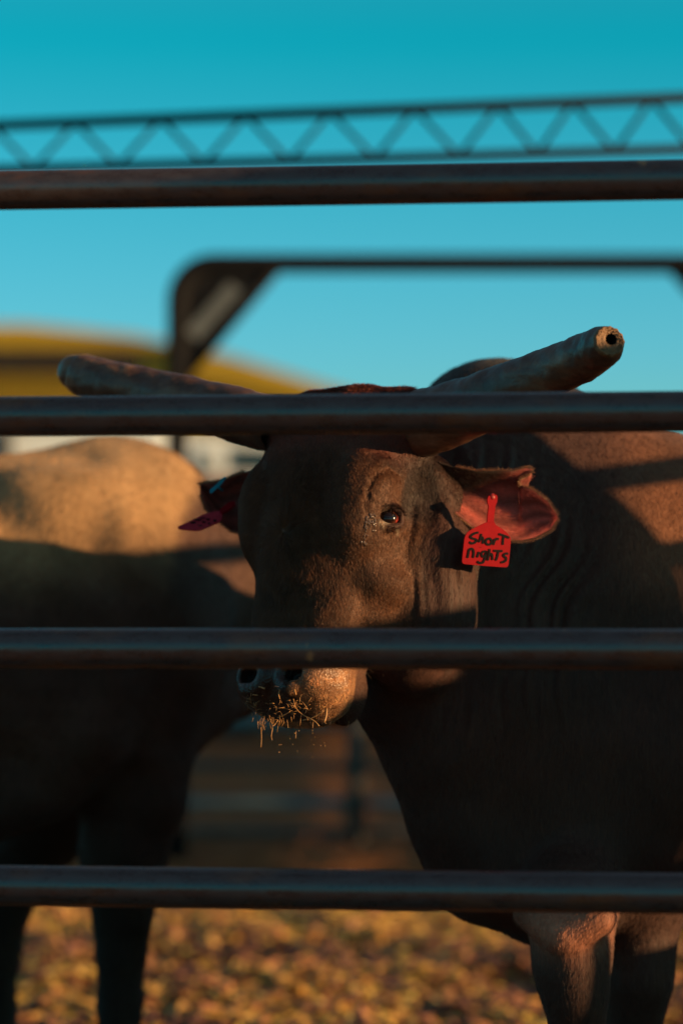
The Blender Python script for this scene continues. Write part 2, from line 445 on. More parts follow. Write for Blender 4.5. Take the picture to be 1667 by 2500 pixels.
# ------------------------------------------------------------------ main bull
TH, PH, ROLL = R(44), R(18), R(4)
Fh = np.array([-math.sin(TH), -math.cos(TH), 0]); Zu = np.array([0, 0, 1.0])
nd = Fh * math.sin(PH) - Zu * math.cos(PH); fd = Fh * math.cos(PH) + Zu * math.sin(PH); sd_ = np.cross(nd, fd) * -1
if sd_[0] < 0: sd_ = -sd_
Rr = np.array([[math.cos(ROLL), 0, -math.sin(ROLL)], [0, 1, 0], [math.sin(ROLL), 0, math.cos(ROLL)]])   # near side (image right) up
nd, fd, sd_ = Rr @ nd, Rr @ fd, Rr @ sd_
HO = W(766, 968, 4.66)
HM = np.stack([sd_, fd, nd])            # rows: s, f, t axes in world
def H2W(s, f, t): return HO + sd_ * s + fd * f + nd * t
def toH(P): return (P - HO) @ HM.T
def ray_to_plane(px, py, axis, val):
    """head-local point where the pixel ray meets the plane local[axis] = val"""
    o = toH(np.array([0, 0, CAMZ])); d = HM @ ray(px, py)
    k = (val - o[axis]) / d[axis]; return o + d * k
EYE = ray_to_plane(950, 1263, 0, 0.152)

def build_main_bull():
    fx = axis_grid([(-0.26, 0.40, 0.0046), (0.40, 0.62, 0.009), (0.62, 2.05, 0.022)])
    fy = axis_grid([(4.26, 4.86, 0.0046), (4.86, 5.15, 0.009), (5.15, 6.45, 0.022)])
    fz = axis_grid([(-0.03, 0.50, 0.014), (0.50, 0.82, 0.009), (0.82, 1.45, 0.0046), (1.45, 1.60, 0.012)])
    S = Field(fx, fy, fz)
    # --- body
    c = S.cone
    P = lambda x, y, Y: W(x, y, Y)
    c((0.60, 5.32, 0.955), (1.55, 6.0, .90), .345, .335, .1)
    S.ell(P(1215, 1045, 5.08), (.155, .16, .128), k=.06)                       # hump
    S.ell(P(1380, 1230, 5.12), (.20, .2, .17), k=.10)
    S.chain([(P(985, 1230, 4.87), .135), (P(1190, 1300, 5.01), .20), (P(1400, 1420, 5.12), .29)], .1)   # neck
    S.chain([(P(960, 1560, 4.79), .085), (P(990, 1700, 4.80), .078), (P(1080, 1850, 4.81), .085), (P(1128, 2000, 4.82), .083), (P(1185, 2120, 4.83), .085), (P(1300, 2195, 4.87), .07)], .05)
    S.chain([(P(1120, 1450, 4.88), .17), (P(1220, 1700, 4.92), .19), (P(1330, 1950, 4.94), .18), (P(1400, 2090, 4.90), .13)], .09)
    S.chain([(P(1440, 1500, 5.07), .30), (P(1480, 1850, 5.04), .25), (P(1490, 2060, 5.02), .17)], .09)
    S.chain([(P(1670, 1300, 5.10), .16), (P(1665, 1400, 5.06), .18), (P(1660, 1650, 4.98), .165), (P(1620, 1880, 4.95), .15), (P(1570, 2030, 4.94), .12)], .08)   # near shoulder
    # forelegs
    S.chain([(P(1385, 2060, 4.90), .12), (P(1392, 2200, 4.76), .080), (P(1396, 2300, 4.71), .062), (P(1396, 2370, 4.70), .057), (P(1405, 2440, 4.70), .048), (P(1412, 2530, 4.71), .040),
             (P(1412, 2700, 4.72), .037), (P(1412, 2790, 4.72), .046), (P(1405, 2880, 4.70), .055), (P(1400, 2925, 4.68), .058)], .03)
    S.chain([(P(1560, 2040, 4.94), .12), (P(1565, 2200, 4.94), .074), (P(1560, 2330, 4.93), .057), (P(1555, 2400, 4.92), .056), (P(1548, 2480, 4.93), .044),
             (P(1545, 2700, 4.95), .040), (P(1545, 2830, 4.95), .047), (P(1540, 2930, 4.92), .057), (P(1538, 2965, 4.90), .060)], .03)
    # hindquarters and legs, tail (outside the frame)
    for off in (-1, 1):
        bx, by = 1.60 + .15 * off, 6.02 - .19 * off
        S.chain([((bx, by, .95), .22), ((bx + .08, by + .05, .68), .15), ((bx + .15, by + .1, .47), .065), ((bx + .08, by + .06, .2), .042), ((bx + .08, by + .05, .04), .058)], .06)
    S.chain([((1.85, 6.2, 1.25), .03), ((1.93, 6.27, 1.0), .025), ((1.92, 6.26, .5), .03)], .03)
    # neck folds running down from the ear to the dewlap
    def folds():
        sl, Pp = S.sub((0.09, 4.3, .70), (0.62, 5.05, 1.42)); x, y, z = Pp
        u = x - 0.32 * (z - 1.1) - .25 * (z - 1.1) ** 2 + 0.012 * np.sin(z * 17 + x * 9) + .006 * np.sin(z * 41 + 2)
        mask = sstep(0.11, 0.16, x + 0 * z) * (1 - sstep(.40, .60, x + 0 * z)) * sstep(.72, .90, z + 0 * x) * (1 - sstep(1.28, 1.38, z + 0 * x))
        wv = 0.0022 * np.sin(2 * np.pi * u / 0.031) + 0.0016 * np.sin(2 * np.pi * u / 0.0195 + 3 * np.sin(z * 7)) + .002 * np.sin(2 * np.pi * u / .075)
        mask = mask * (.45 + .35 * np.sin(x * 19 + z * 7) + .35 * np.sin(z * 14 - x * 23 + 1.7))
        S.D[sl] += (wv * 1.25 * mask).astype(np.float32)
    folds()
    # --- head, in head coordinates
    tt = np.array([-.05, -.02, .02, .06, .10, .16, .22, .30, .38, .44, .485, .515, .545])
    ww = np.array([.03, .086, .128, .143, .147, .147, .138, .118, .102, .094, .094, .088, .052])
    f1 = np.array([-.08, -.03, -.002, .010, .014, .008, .000, -.006, -.008, -.006, -.006, -.02, -.055])
    f0 = np.array([-.13, -.18, -.215, -.235, -.245, -.26, -.268, -.25, -.205, -.165, -.15, -.135, -.11])
    lo = np.min([H2W(a, b, d) for a in (-.17, .17) for b in (-.30, .06) for d in (-.08, .62)], 0)
    hi = np.max([H2W(a, b, d) for a in (-.17, .17) for b in (-.30, .06) for d in (-.08, .62)], 0)
    def head(x, y, z):
        X, Y, Z = x - HO[0], y - HO[1], z - HO[2]
        q = [X * HM[i][0] + Y * HM[i][1] + Z * HM[i][2] for i in range(3)]
        s_, f_, t_ = np.abs(q[0]), q[1], q[2]
        w_ = np.interp(t_, tt, ww).astype(np.float32); a = np.interp(t_, tt, f1).astype(np.float32); b = np.interp(t_, tt, f0).astype(np.float32)
        fc = (a + b) / 2; hh = (a - b) / 2
        fr = (f_ - fc) / hh
        w2 = w_ * (1 - .20 * np.clip(-fr, 0, 1.3)) * (1 - .05 * np.clip(fr, 0, 1.3))
        pw = 3.1
        g = ((s_ / w2) ** pw + np.abs(fr) ** pw) ** (1 / pw)
        d = (g - 1) * np.minimum(w2, hh)
        d = np.maximum(d, np.maximum(-.022 - t_, t_ - .545))
        return d.astype(np.float32)
    S.add(lo, hi, head, k=.06)
    # symmetric details: evaluate with mirrored s
    def both(fn):
        fn(1); fn(-1)
    def hp(s, f, t, sg): return H2W(s * sg, f, t)
    def ax3(sg, a=None): return np.stack([sd_ * sg, fd, nd])
    eo = norm(np.array([.86, .48, -.10]))
    ea = norm(np.array([-.46, .86, .05])); ea = norm(ea - eo * ea.dot(eo)); eb = np.cross(eo, ea)
    if eb[2] > 0: eb = -eb                                           # eb points up the face
    def side(sg):
        loc = lambda v: H2W(v[0] * sg, v[1], v[2])
        vec = lambda v: (sd_ * v[0] * sg + fd * v[1] + nd * v[2])
        S.ell(hp(.106, -.060, .205, sg), (.050, .070, .080), ax3(sg), .035)        # orbit mound
        S.ell(hp(.112, -.036, .155, sg), (.036, .048, .052), ax3(sg), .025)         # brow
        S.ell(hp(.100, -.165, .27, sg), (.035, .085, .12), ax3(sg), .04)          # cheek
        S.chain([(hp(.085, -.06, .27, sg), .022), (hp(.07, -.055, .36, sg), .018), (hp(.062, -.045, .45, sg), .014)], .035)    # facial crest
        S.ell(hp(.060, -.052, .480, sg), (.046, .054, .046), ax3(sg), .025)        # muzzle side
        S.ell(hp(.052, -.090, .498, sg), (.036, .040, .033), ax3(sg), .02)        # upper lip
        S.ell(hp(.030, -.152, .478, sg), (.036, .032, .052), ax3(sg), .018)       # chin
        # ear root, horn root
        S.chain([(hp(.085, -.14, .085, sg), .044), (hp(.125, -.16, .100, sg), .028)] + ([(P(1058, 1172, 4.70), .026), (P(1095, 1185, 4.70), .022)] if sg > 0 else [(hp(.175, -.15, .105, sg), .028)]), .03)
        S.chain([(hp(.05, -.08, .03, sg), .06), (hp(.115, -.10, .025, sg), .056)], .03)
        S.ell(hp(.168, -.135, .165, sg), (.030, .045, .045), ax3(sg), .03, True)      # temple hollow
        S.ell(hp(.122, -.115, .30, sg), (.030, .050, .028), ax3(sg), .03)           # cheekbone
        # crease arcs above and in front of the eye
        ew = loc(EYE); va, vb, vo = vec(ea), vec(eb), vec(eo)
        sl, Pp = S.sub(ew - .10, ew + .10); X, Y, Z = Pp[0] - ew[0], Pp[1] - ew[1], Pp[2] - ew[2]
        A_ = X * va[0] + Y * va[1] + Z * va[2]; B_ = X * vb[0] + Y * vb[1] + Z * vb[2]; O_ = X * vo[0] + Y * vo[1] + Z * vo[2]
        rr_ = np.sqrt(((A_ - .002) / .86) ** 2 + ((B_ - .014) / 1.30) ** 2) + .0015 * np.sin(A_ * 260 + B_ * 170); an = np.arctan2((B_ - .014) / 1.30, A_ / .86)
        am = sstep(-.55, .45, an) * (1 - sstep(1.3, 2.2, an)) * (np.abs(O_) < .07)
        pr = -.0026 * np.exp(-((rr_ - .0635) / .0085) ** 2) + .0036 * np.exp(-((rr_ - .0525) / .0045) ** 2) - .0035 * np.exp(-((rr_ - .041) / .009) ** 2)
        am2 = sstep(-2.6, -2.2, an) * (1 - sstep(-.9, -.4, an)) * (np.abs(O_) < .07)
        pr2 = .0022 * np.exp(-((rr_ - .034) / .0035) ** 2) - .0015 * np.exp(-((rr_ - .040) / .005) ** 2)
        wr = .0011 * np.sin(rr_ * 2 * np.pi / .0085 + 1.5 * np.sin(an * 3 + 1)) * sstep(.026, .034, rr_) * (1 - sstep(.058, .080, rr_)) * sstep(-.8, .2, an) * (1 - sstep(1.8, 2.8, an)) * (np.abs(O_) < .07)
        wl = .0008 * np.sin(rr_ * 2 * np.pi / .007 + 2 * np.sin(an * 2)) * sstep(.030, .036, rr_) * (1 - sstep(.045, .06, rr_)) * (1 - sstep(-.9, -.5, an)) * (np.abs(O_) < .07)
        S.D[sl] += (pr * am + wr + wl).astype(np.float32)
        S.ell(loc(EYE - eo * .002), (.0235, .0185, .019), np.stack([vec(ea), vec(eb), vec(eo)]), .008, True)   # socket
        for lid, rr in ((1, .0055), (-1, .0040)):
            pts = []
            for al in np.linspace(0, math.pi, 13):
                v = EYE + ea * .0225 * math.cos(al) + eb * .0180 * math.sin(al) * lid + eo * (-.003 + .008 * math.sin(al))
                pts.append((loc(v), rr * (.75 + .25 * math.sin(al))))
            S.chain(pts, .006)
        S.ell(loc(EYE + ea * .034 - eb * .012 + eo * -.008), (.016, .012, .009), np.stack([vec(ea), vec(eb), vec(eo)]), .01)  # inner corner swelling
        # nostril
        nc = NOS * np.array([1, 1, 1])
        S.ell(loc(nc + np.array([.004, .004, 0])), (.024, .026, .022), np.stack([sd_ * sg, fd, nd]), .006, True)
        pts = [(loc(nc + np.array([-.027 * math.cos(a), .012 - .004 * math.cos(a), .026 * math.sin(a)])), .0078) for a in np.linspace(R(-60), R(120), 12)]
        S.chain(pts, .012)
    both(side)
    S.ell(H2W(.006, -.030, .235), (.082, .050, .125), np.stack([sd_, fd, nd]), .03)
    # mouth line: thin cut between the lip and the chin
    c0 = H2W(0, -.122, .515)
    S.ell(c0, (.085, .0095, .055), np.stack([sd_, norm(fd + nd * .25), norm(nd - fd * .25)]), .008, True)
    # jowl fold behind the jaw
    S.chain([(P(1050, 1240, 4.69), .055), (P(1052, 1360, 4.675), .072), (P(1035, 1500, 4.68), .078), (P(1000, 1600, 4.69), .07)], .035)
    sl, Pp = S.sub((0.085, 4.4, .92), (.24, 4.80, 1.26)); x, y, z = Pp
    u = x - 0.10 * (z - 1.1) + .004 * np.sin(z * 23) + .003 * np.sin(z * 51 + 1)
    mk = sstep(.10, .125, x + 0 * z) * (1 - sstep(.19, .225, x + 0 * z)) * sstep(.93, 1.0, z + 0 * x) * (1 - sstep(1.20, 1.25, z + 0 * x))
    S.D[sl] += ((.0019 * np.sin(2 * np.pi * u / .0175 + 1.6 * np.sin(z * 13) + 1.1 * np.sin(z * 31)) * (.55 + .45 * np.sin(u * 75 + z * 11)) + .0018 * np.sin(2 * np.pi * u / .047 + 2 * np.sin(z * 6))) * mk).astype(np.float32)
    # skin under the forearm
    S.chain([(P(1300, 2225, 4.70), .034), (P(1375, 2285, 4.655), .034), (P(1455, 2240, 4.645), .034)], .008)
    V, F = S.mesh()
    # fine relief
    Hc = toH(V)
    nrm = None
    s_, f_, t_ = Hc[:, 0], Hc[:, 1], Hc[:, 2]
    # --- coat colours
    col = np.tile(np.array([0.044, 0.0165, 0.0115]), (len(V), 1))
    headm = (np.abs(s_) < .16) & (f_ > -.30) & (t_ > -.08) & (t_ < .62)
    face = headm * sstep(-.02, .02, t_)
    col += (np.array([.118, .050, .025]) - col) * (face * sstep(.03, .10, t_) * (1 - sstep(.42, .5, t_)) * .8 * (1 - .95 * sstep(-.13, -.18, f_)))[:, None]
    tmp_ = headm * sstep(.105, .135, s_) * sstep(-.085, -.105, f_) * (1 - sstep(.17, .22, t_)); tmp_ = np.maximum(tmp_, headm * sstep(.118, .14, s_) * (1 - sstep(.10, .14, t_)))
    col += (np.array([.026, .012, .009]) - col) * tmp_[:, None]  # dark ear-root hair, plus temple shade painted into the coat
    red = headm * (1 - sstep(.05, .13, t_)) * sstep(-.14, -.06, f_)
    col += (np.array([.15, .035, .022]) - col) * red[:, None]
    muz = headm * sstep(.41, .47, t_)
    mc = np.array([.42, .21, .10]); pad = headm * sstep(.43, .47, t_) * (1 - sstep(.050, .062, s_ * np.where(Hc[:, 0] < 0, .7, 1))) * sstep(-.11, -.09, f_)
    col += (mc - col) * (muz * (.45 + .55 * sstep(-.2, .8, vnoise(V, 90, 4))) * sstep(-.12, -.10, f_))[:, None]
    col += (np.array([.028, .013, .010]) - col) * (pad * .95)[:, None]
    dn = np.linalg.norm((Hc - NOS) / np.array([.024, .02, .022]), axis=1); dn2 = np.linalg.norm((Hc * [-1, 1, 1] - NOS) / np.array([.024, .02, .022]), axis=1)
    nos = headm & (np.minimum(dn, dn2) < 1.12) & (f_ < NOS[1] + .012); col[nos] = (.02, .008, .007)
    de = np.linalg.norm((Hc * [1, 1, 1] - EYE), axis=1); col[headm & (de < .023)] *= .35
    lowr = headm & (de < .030) & (((Hc - EYE) @ eb) < -.011) & (((Hc - EYE) @ eb) > -.0185); col[lowr] = (.22, .16, .12)
    tear = np.linalg.norm(Hc - (EYE + ea * .036 - eb * .014), axis=1); tk = np.exp(-(tear / .012) ** 2) * headm; col += (np.array([.20, .13, .09]) - col) * tk[:, None] * .8
    # brown patches over the shoulder and back, red tone low on the chest
    shoulder = sstep(.42, .58, V[:, 0]) * sstep(1.02, 1.15, V[:, 2])
    col += (np.array([.21, .078, .034]) - col) * shoulder[:, None]
    side_ = sstep(.15, .3, V[:, 0]) * sstep(.85, 1.1, V[:, 2]) * .35
    col += (np.array([.052, .024, .015]) - col) * side_[:, None]
    hump = (V[:, 2] > 1.38) & (V[:, 1] > 4.9); col[hump] = (.03, .02, .018)
    legs = (1 - sstep(.48, .66, V[:, 2]))[:, None]; col += (np.array([.050, .024, .018]) - col) * legs * .8
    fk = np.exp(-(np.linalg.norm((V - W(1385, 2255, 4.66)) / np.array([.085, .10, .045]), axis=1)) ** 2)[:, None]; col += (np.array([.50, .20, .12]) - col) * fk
    root = empty('bull', (1.0, 5.5, 0))
    tag(root, 'dark brown horned bull with lowered head facing the fence, ear tags in both ears', 'bull')
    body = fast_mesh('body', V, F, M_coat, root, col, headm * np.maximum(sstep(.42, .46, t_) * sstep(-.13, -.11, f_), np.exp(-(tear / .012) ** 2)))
    body.location = (0, 0, 0)
    # --- eyes
    me_, mt_, mp_ = new_mat('bull_eye')
    at = N(mt_, 'ShaderNodeAttribute', attribute_name='coat'); mt_.links.new(at.outputs['Color'], mp_.inputs['Base Color'])
    mp_.inputs['Roughness'].default_value = .10; mp_.inputs['Specular IOR Level'].default_value = .45
    try: mp_.inputs['Coat Weight'].default_value = 0.0
    except Exception: pass
    for sg in (1, -1):
        cen = EYE - eo * .0115; cw = H2W(cen[0] * sg, cen[1], cen[2])
        bm = bmesh.new(); bmesh.ops.create_uvsphere(bm, u_segments=32, v_segments=24, radius=.0195)
        bmesh.ops.translate(bm, verts=bm.verts, vec=Vector(cw)); o = bm_obj('eye', bm, me_, root, True)
        co = np.array([v.co[:] for v in o.data.vertices]); L = (co - cw) @ HM.T * [sg, 1, 1] / .0195
        look = norm(eo * .93 + ea * .16 - eb * .05); dt = L @ look
        cc = np.where(dt[:, None] > .80, [[.008, .004, .004]], [[.05, .014, .008]]); cc = np.where(dt[:, None] > .62, cc, [[.30, .035, .025]])
        ca = o.data.color_attributes.new('coat', 'FLOAT_COLOR', 'POINT'); c4 = np.ones((len(co), 4), np.float32); c4[:, :3] = cc; ca.data.foreach_set('color', c4.ravel())
    # wet tear marks below the inner corner
    mw, wt_, wp_ = new_mat('wet_tear'); wp_.inputs['Base Color'].default_value = (.10, .06, .04, 1); wp_.inputs['Roughness'].default_value = .08; wp_.inputs['Coat Weight'].default_value = 1
    bvt = []; bft = []
    bm = bmesh.new(); r2 = random.Random(3)
    surf = sample_surface(V, F, 60000, lambda cn, nr: (np.linalg.norm(toH(cn) - EYE, axis=1) < .09) * 1.0)[0]
    for k in range(70):
        if k < 46: q = EYE + ea * r2.gauss(.032, .006) + eb * r2.gauss(-.018, .006)
        else: q = EYE + ea * r2.gauss(.040, .0025) + eb * r2.uniform(-.055, -.020)
        # snap to skin
        wq = H2W(*q); dirp = HM.T @ eo
        rel = surf - wq; al = rel @ dirp; perp = np.linalg.norm(rel - al[:, None] * dirp, axis=1)
        i = np.argmin(perp + .2 * np.abs(al)); pw_ = surf[i] + dirp * .0004
        ret = bmesh.ops.create_icosphere(bm, subdivisions=2, radius=1)
        M = Matrix.Translation(Vector(pw_)) @ Matrix.Diagonal((r2.uniform(.0008, .0022), r2.uniform(.0008, .0018), r2.uniform(.001, .004), 1))
        bmesh.ops.transform(bm, matrix=M, verts=ret['verts'])
    bm_obj('tear_streak', bm, mw, root, True)
    # --- eyelashes
    rt, dr, lc = [], [], []
    for al in np.linspace(R(20), R(165), 90):
        q = EYE + ea * .0225 * math.cos(al) + eb * .0185 * math.sin(al) + eo * (.006 + .004 * math.sin(al))
        rt.append(H2W(*q)); dq = norm(eo * 1.0 + eb * rng.uniform(-.7, -.1) + ea * (.5 * math.cos(al) + rng.normal() * .15)); dr.append(HM.T @ dq); lc.append((.012, .007, .006))
    for al in np.linspace(R(200), R(340), 40):
        q = EYE + ea * .0225 * math.cos(al) + eb * .0180 * math.sin(al) + eo * .005
        rt.append(H2W(*q)); dr.append(HM.T @ norm(eo + eb * -.6 + ea * rng.normal() * .2)); lc.append((.10, .06, .04))
    hair_curves('eyelash', np.array(rt), np.array(dr), np.concatenate([rng.uniform(.007, .013, 90), rng.uniform(.003, .006, 40)]), .00028, np.array(lc), M_hair, root, 4, .03)
    # --- muzzle whiskers
    pw_, nw_, _ = sample_surface(V, F, 260, lambda cn, nr: ((np.abs(toH(cn)[:, 0]) < .12) & (toH(cn)[:, 1] > -.20) & (toH(cn)[:, 2] > .43) & (toH(cn)[:, 2] < .58)) * 1.0)
    hair_curves('whiskers', pw_, norm(nw_ + rng.normal(size=nw_.shape) * .35 + nd * .4), rng.uniform(.008, .030, 260), .00018, np.tile([.20, .13, .09], (260, 1)), M_hair, root, 4, .06)
    # --- coat hair
    def wf(cn, nr):
        h = toH(cn); ok = (np.abs(h[:, 0]) < .165) & (h[:, 1] > -.30) & (h[:, 2] > -.07) & (h[:, 2] < .575)
        fac = nr @ norm(np.array([0, 0, CAMZ]) - cn).T if False else np.einsum('ij,ij->i', nr, norm(np.array([0, 0, CAMZ]) - cn))
        e = np.minimum(np.linalg.norm(h - EYE, axis=1), np.linalg.norm(h * [-1, 1, 1] - EYE, axis=1))
        pad_ = (h[:, 2] > .43) & (h[:, 0] < .045) & (h[:, 1] > -.11)
        return ok * (fac > -.25) * (e > .022) * np.where(pad_, .05, 1) * np.where((h[:, 2] < .03), 1.6, 1)
    n = 420000
    p, nr, fi = sample_surface(V, F, n, wf); h = toH(p)
    flow = nd + sd_ * 0
    away = h - np.array([0.0, 0.0, .24]); away[:, 1] = 0
    rad_ = np.linalg.norm(away, axis=1)
    whorl = (away / (rad_[:, None] + 1e-6)) @ HM
    wgt = np.exp(-(rad_ / .07) ** 2)[:, None]
    fl = nd[None] * (1 - wgt) + whorl * 1.6 * wgt + sd_[None] * (h[:, :1] * 3)
    fl += .25 * rng.normal(size=fl.shape)
    fl = fl - nr * np.einsum('ij,ij->i', fl, nr)[:, None]; fl = norm(fl)
    mid = np.exp(-((h[:, 0] / .07) ** 2)) * (h[:, 1] > -.06) * sstep(.08, .14, h[:, 2]) * (1 - sstep(.36, .44, h[:, 2]))
    poll = (1 - sstep(.0, .08, h[:, 2])) * (h[:, 1] > -.2)
    ln = .0075 + .016 * mid + .005 * poll; ln = ln * rng.uniform(.6, 1.3, n); ln = np.where(h[:, 2] > .41, .005, ln)
    lift = (.30 + .35 * mid + .25 * poll)[:, None] + .12 * rng.normal(size=(n, 1))
    dirs = norm(fl + nr * lift); vc = col[F[fi, 0]]
    hc = vc * (1.15 + .35 * rng.normal(size=(n, 1))).clip(.5, 2.2) * [1.0, .95, .85]
    cl_ = (1 + .28 * vnoise(p, 70, 31) + .22 * vnoise(p, 150, 32)).clip(.5, 1.7); ln = ln * cl_; hc = hc * cl_[:, None]
    hair_curves('face_hair', p - nr * .0006, dirs, ln, .00030, hc, M_hair, root, 4, .07, bend=-nr * .25)
    # neck and shoulder hair, short
    def wf2(cn, nr):
        h = toH(cn); inh = (np.abs(h[:, 0]) < .155) & (h[:, 1] > -.26) & (h[:, 2] > -.05) & (h[:, 2] < .6)
        fac = np.einsum('ij,ij->i', nr, norm(np.array([0, 0, CAMZ]) - cn))
        return (~inh) * (fac > -.2) * (cn[:, 0] < .80) * (cn[:, 2] > .25) * np.where(cn[:, 1] < 5.0, 1, .5)
    n = 60000
    p, nr, fi = sample_surface(V, F, n, wf2)
    fl = np.tile(np.array([-.1, -.0, -1.0]), (n, 1)) + .15 * rng.normal(size=(n, 3)); fl = norm(fl - nr * np.einsum('ij,ij->i', fl, nr)[:, None])
    dirs = norm(fl + nr * .22); vc = col[F[fi, 0]]
    hair_curves('body_hair', p - nr * .0006, dirs, .010 * rng.uniform(.6, 1.3, n), .00028, vc * (1.05 + .3 * rng.normal(size=(n, 1))).clip(.5, 2), M_hair, root, 3, .04)
    return root, V, F, col
NOS = ray_to_plane(722, 1650, 1, -.016)
print('EYE', EYE, 'NOS', NOS)
NOS[0] = np.clip(NOS[0], .030, .060); NOS[2] = np.clip(NOS[2], .43, .49)
bull, BV, BF, BC = build_main_bull()
print('bull', len(BV), time.time() - T0)

# --- horns
def horn_material():
    m, t, p = new_mat('weathered_horn')
    n1 = noise(t, 9, 6, .65, vec_scale=(1, 1, 1.6)); n2 = noise(t, 55, 6, .7, vec_scale=(.35, 1, 1)); n3 = noise(t, 16, 3, .5)
    a = ramp(t, n1.outputs[0], [(0.30, (0.030, 0.020, 0.018)), (0.50, (0.095, 0.045, 0.028)), (0.70, (0.20, 0.115, 0.070))])
    b = ramp(t, n2.outputs[0], [(0.3, (0.55, .5, .5)), (0.7, (1.35, 1.3, 1.25))])
    c = mix_rgb(t, 1.0, a.outputs[0], b.outputs[0], 'MULTIPLY')
    t.links.new(c, p.inputs['Base Color']); p.inputs['Roughness'].default_value = .42; p.inputs['Specular IOR Level'].default_value = .55
    b1 = bump(t, p, n2.outputs[0], .5, .003); bump(t, p, n1.outputs[0], .4, .008, b1)
    return m
M_horn = horn_material()
M_horn_end = simple('sawn_horn_end', (0.18, 0.09, 0.04), .6, var=.4, scale=140, bstr=.8, bdist=.003)
M_black = simple('black_ink', (0.012, 0.011, 0.012), 1.0, bstr=0, spec=0.0)
def horn(pts, blunt):
    Pn = catmull([np.append(W(a, b, Y), r) for a, b, Y, r in pts], 90)
    cen, rad = Pn[:, :3], Pn[:, 3].copy()
    u = np.linspace(0, 1, 90)
    rad *= 1 + .012 * np.sin(u * 75) * (1 - u) + .010 * np.sin(u * 31 + 1)
    V, F = tube_geo(cen, rad, 48, caps=False); V = np.array(V)
    n = V - np.repeat(cen, 48, 0); V += n * (.05 * vnoise(V, 24, 5) + .025 * vnoise(V, 90, 6) + .018 * vnoise(V, 210, 16))[:, None]
    nl = len(V); last = nl - 48; d = norm(cen[-1] - cen[-3]); r = rad[-1]; c0 = cen[-1]
    rings = [(.93, .22), (.80, .42), (.6, .60), (.35, .72), (.1, .77)] if not blunt else [(.93, .22), (.82, .30), (.80, .22), (.70, .30), (.66, .22), (.50, .28), (.36, .20), (.23, -.5), (.19, -1.0), (.03, -1.1)]
    VV = list(V); FF = list(F); ring0 = V[last:] - c0; prev = last
    for kk, (q, h) in enumerate(rings):
        st_ = len(VV)
        for k in range(48):
            j = 1 + (.05 * math.sin(k * 1.7 + kk) if blunt and q > .3 else 0)
            off = d * r * h
            if blunt and q < .5: off = off + np.array([.10, 0, .12]) * r * 2.0 * (.5 - 0)
            VV.append(c0 + ring0[k] * q * j + off)
        for k in range(48):
            k2 = (k + 1) % 48; FF.append((prev + k, prev + k2, st_ + k2, st_ + k))
        prev = st_
    FF.append(tuple(prev + k for k in range(48)))
    o = mesh_obj('horn', VV, FF, M_horn, bull)
    if blunt:
        o.data.materials.append(M_horn_end); o.data.materials.append(M_black)
        for pg in o.data.polygons:
            mn = min(pg.vertices); mx = max(pg.vertices)
            if mx >= nl: pg.material_index = 1
            if mn >= nl + 48 * 6: pg.material_index = 2
    return o
h1 = horn([(985, 1045, 4.66, .060), (1080, 1018, 4.60, .054), (1200, 972, 4.52, .048), (1310, 925, 4.45, .0415), (1400, 884, 4.39, .0385), (1452, 858, 4.345, .0360), (1474, 844, 4.315, .0325), (1485, 835, 4.295, .0250)], True)
h1['label'] = 'sawn-off horn curving towards the viewer'
h2 = horn([(680, 1040, 4.72, .046), (610, 1022, 4.76, .048), (510, 994, 4.82, .0460), (400, 966, 4.88, .0430), (300, 944, 4.93, .0425), (230, 925, 4.96, .0400), (192, 912, 4.98, .0355), (174, 906, 4.985, .0300)], False)
h2['label'] = 'blunt horn with rounded scuffed tip'

# --- ears
def ear_mat():
    m, t, p = new_mat('ear_skin')
    at = N(t, 'ShaderNodeAttribute', attribute_name='coat'); n2 = noise(t, 120, 4, .6)
    v = ramp(t, n2.outputs[0], [(.3, (.7,) * 3), (.7, (1.25,) * 3)])
    t.links.new(mix_rgb(t, 1.0, at.outputs['Color'], v.outputs[0], 'MULTIPLY'), p.inputs['Base Color'])
    p.inputs['Roughness'].default_value = .6; bump(t, p, n2.outputs[0], .5, .002)
    tr = N(t, 'ShaderNodeBsdfTranslucent'); tc_ = mix_rgb(t, 1.0, at.outputs['Color'], (1.3, .7, .55), 'MULTIPLY'); t.links.new(tc_, tr.inputs[0]); mx = N(t, 'ShaderNodeMixShader'); mx.inputs[0].default_value = .4
    t.links.new(p.outputs[0], mx.inputs[1]); t.links.new(tr.outputs[0], mx.inputs[2]); t.links.new(mx.outputs[0], t.nodes['Material Output'].inputs[0])
    return m
M_ear = ear_mat()
def resample(pts, n):
    pts = np.asarray(pts, float); L = np.concatenate([[0], np.cumsum(np.linalg.norm(np.diff(pts[:, :2], axis=0), axis=1))]); L /= L[-1]
    u = np.linspace(0, 1, n); return np.stack([np.interp(u, L, pts[:, i]) for i in range(pts.shape[1])], 1)
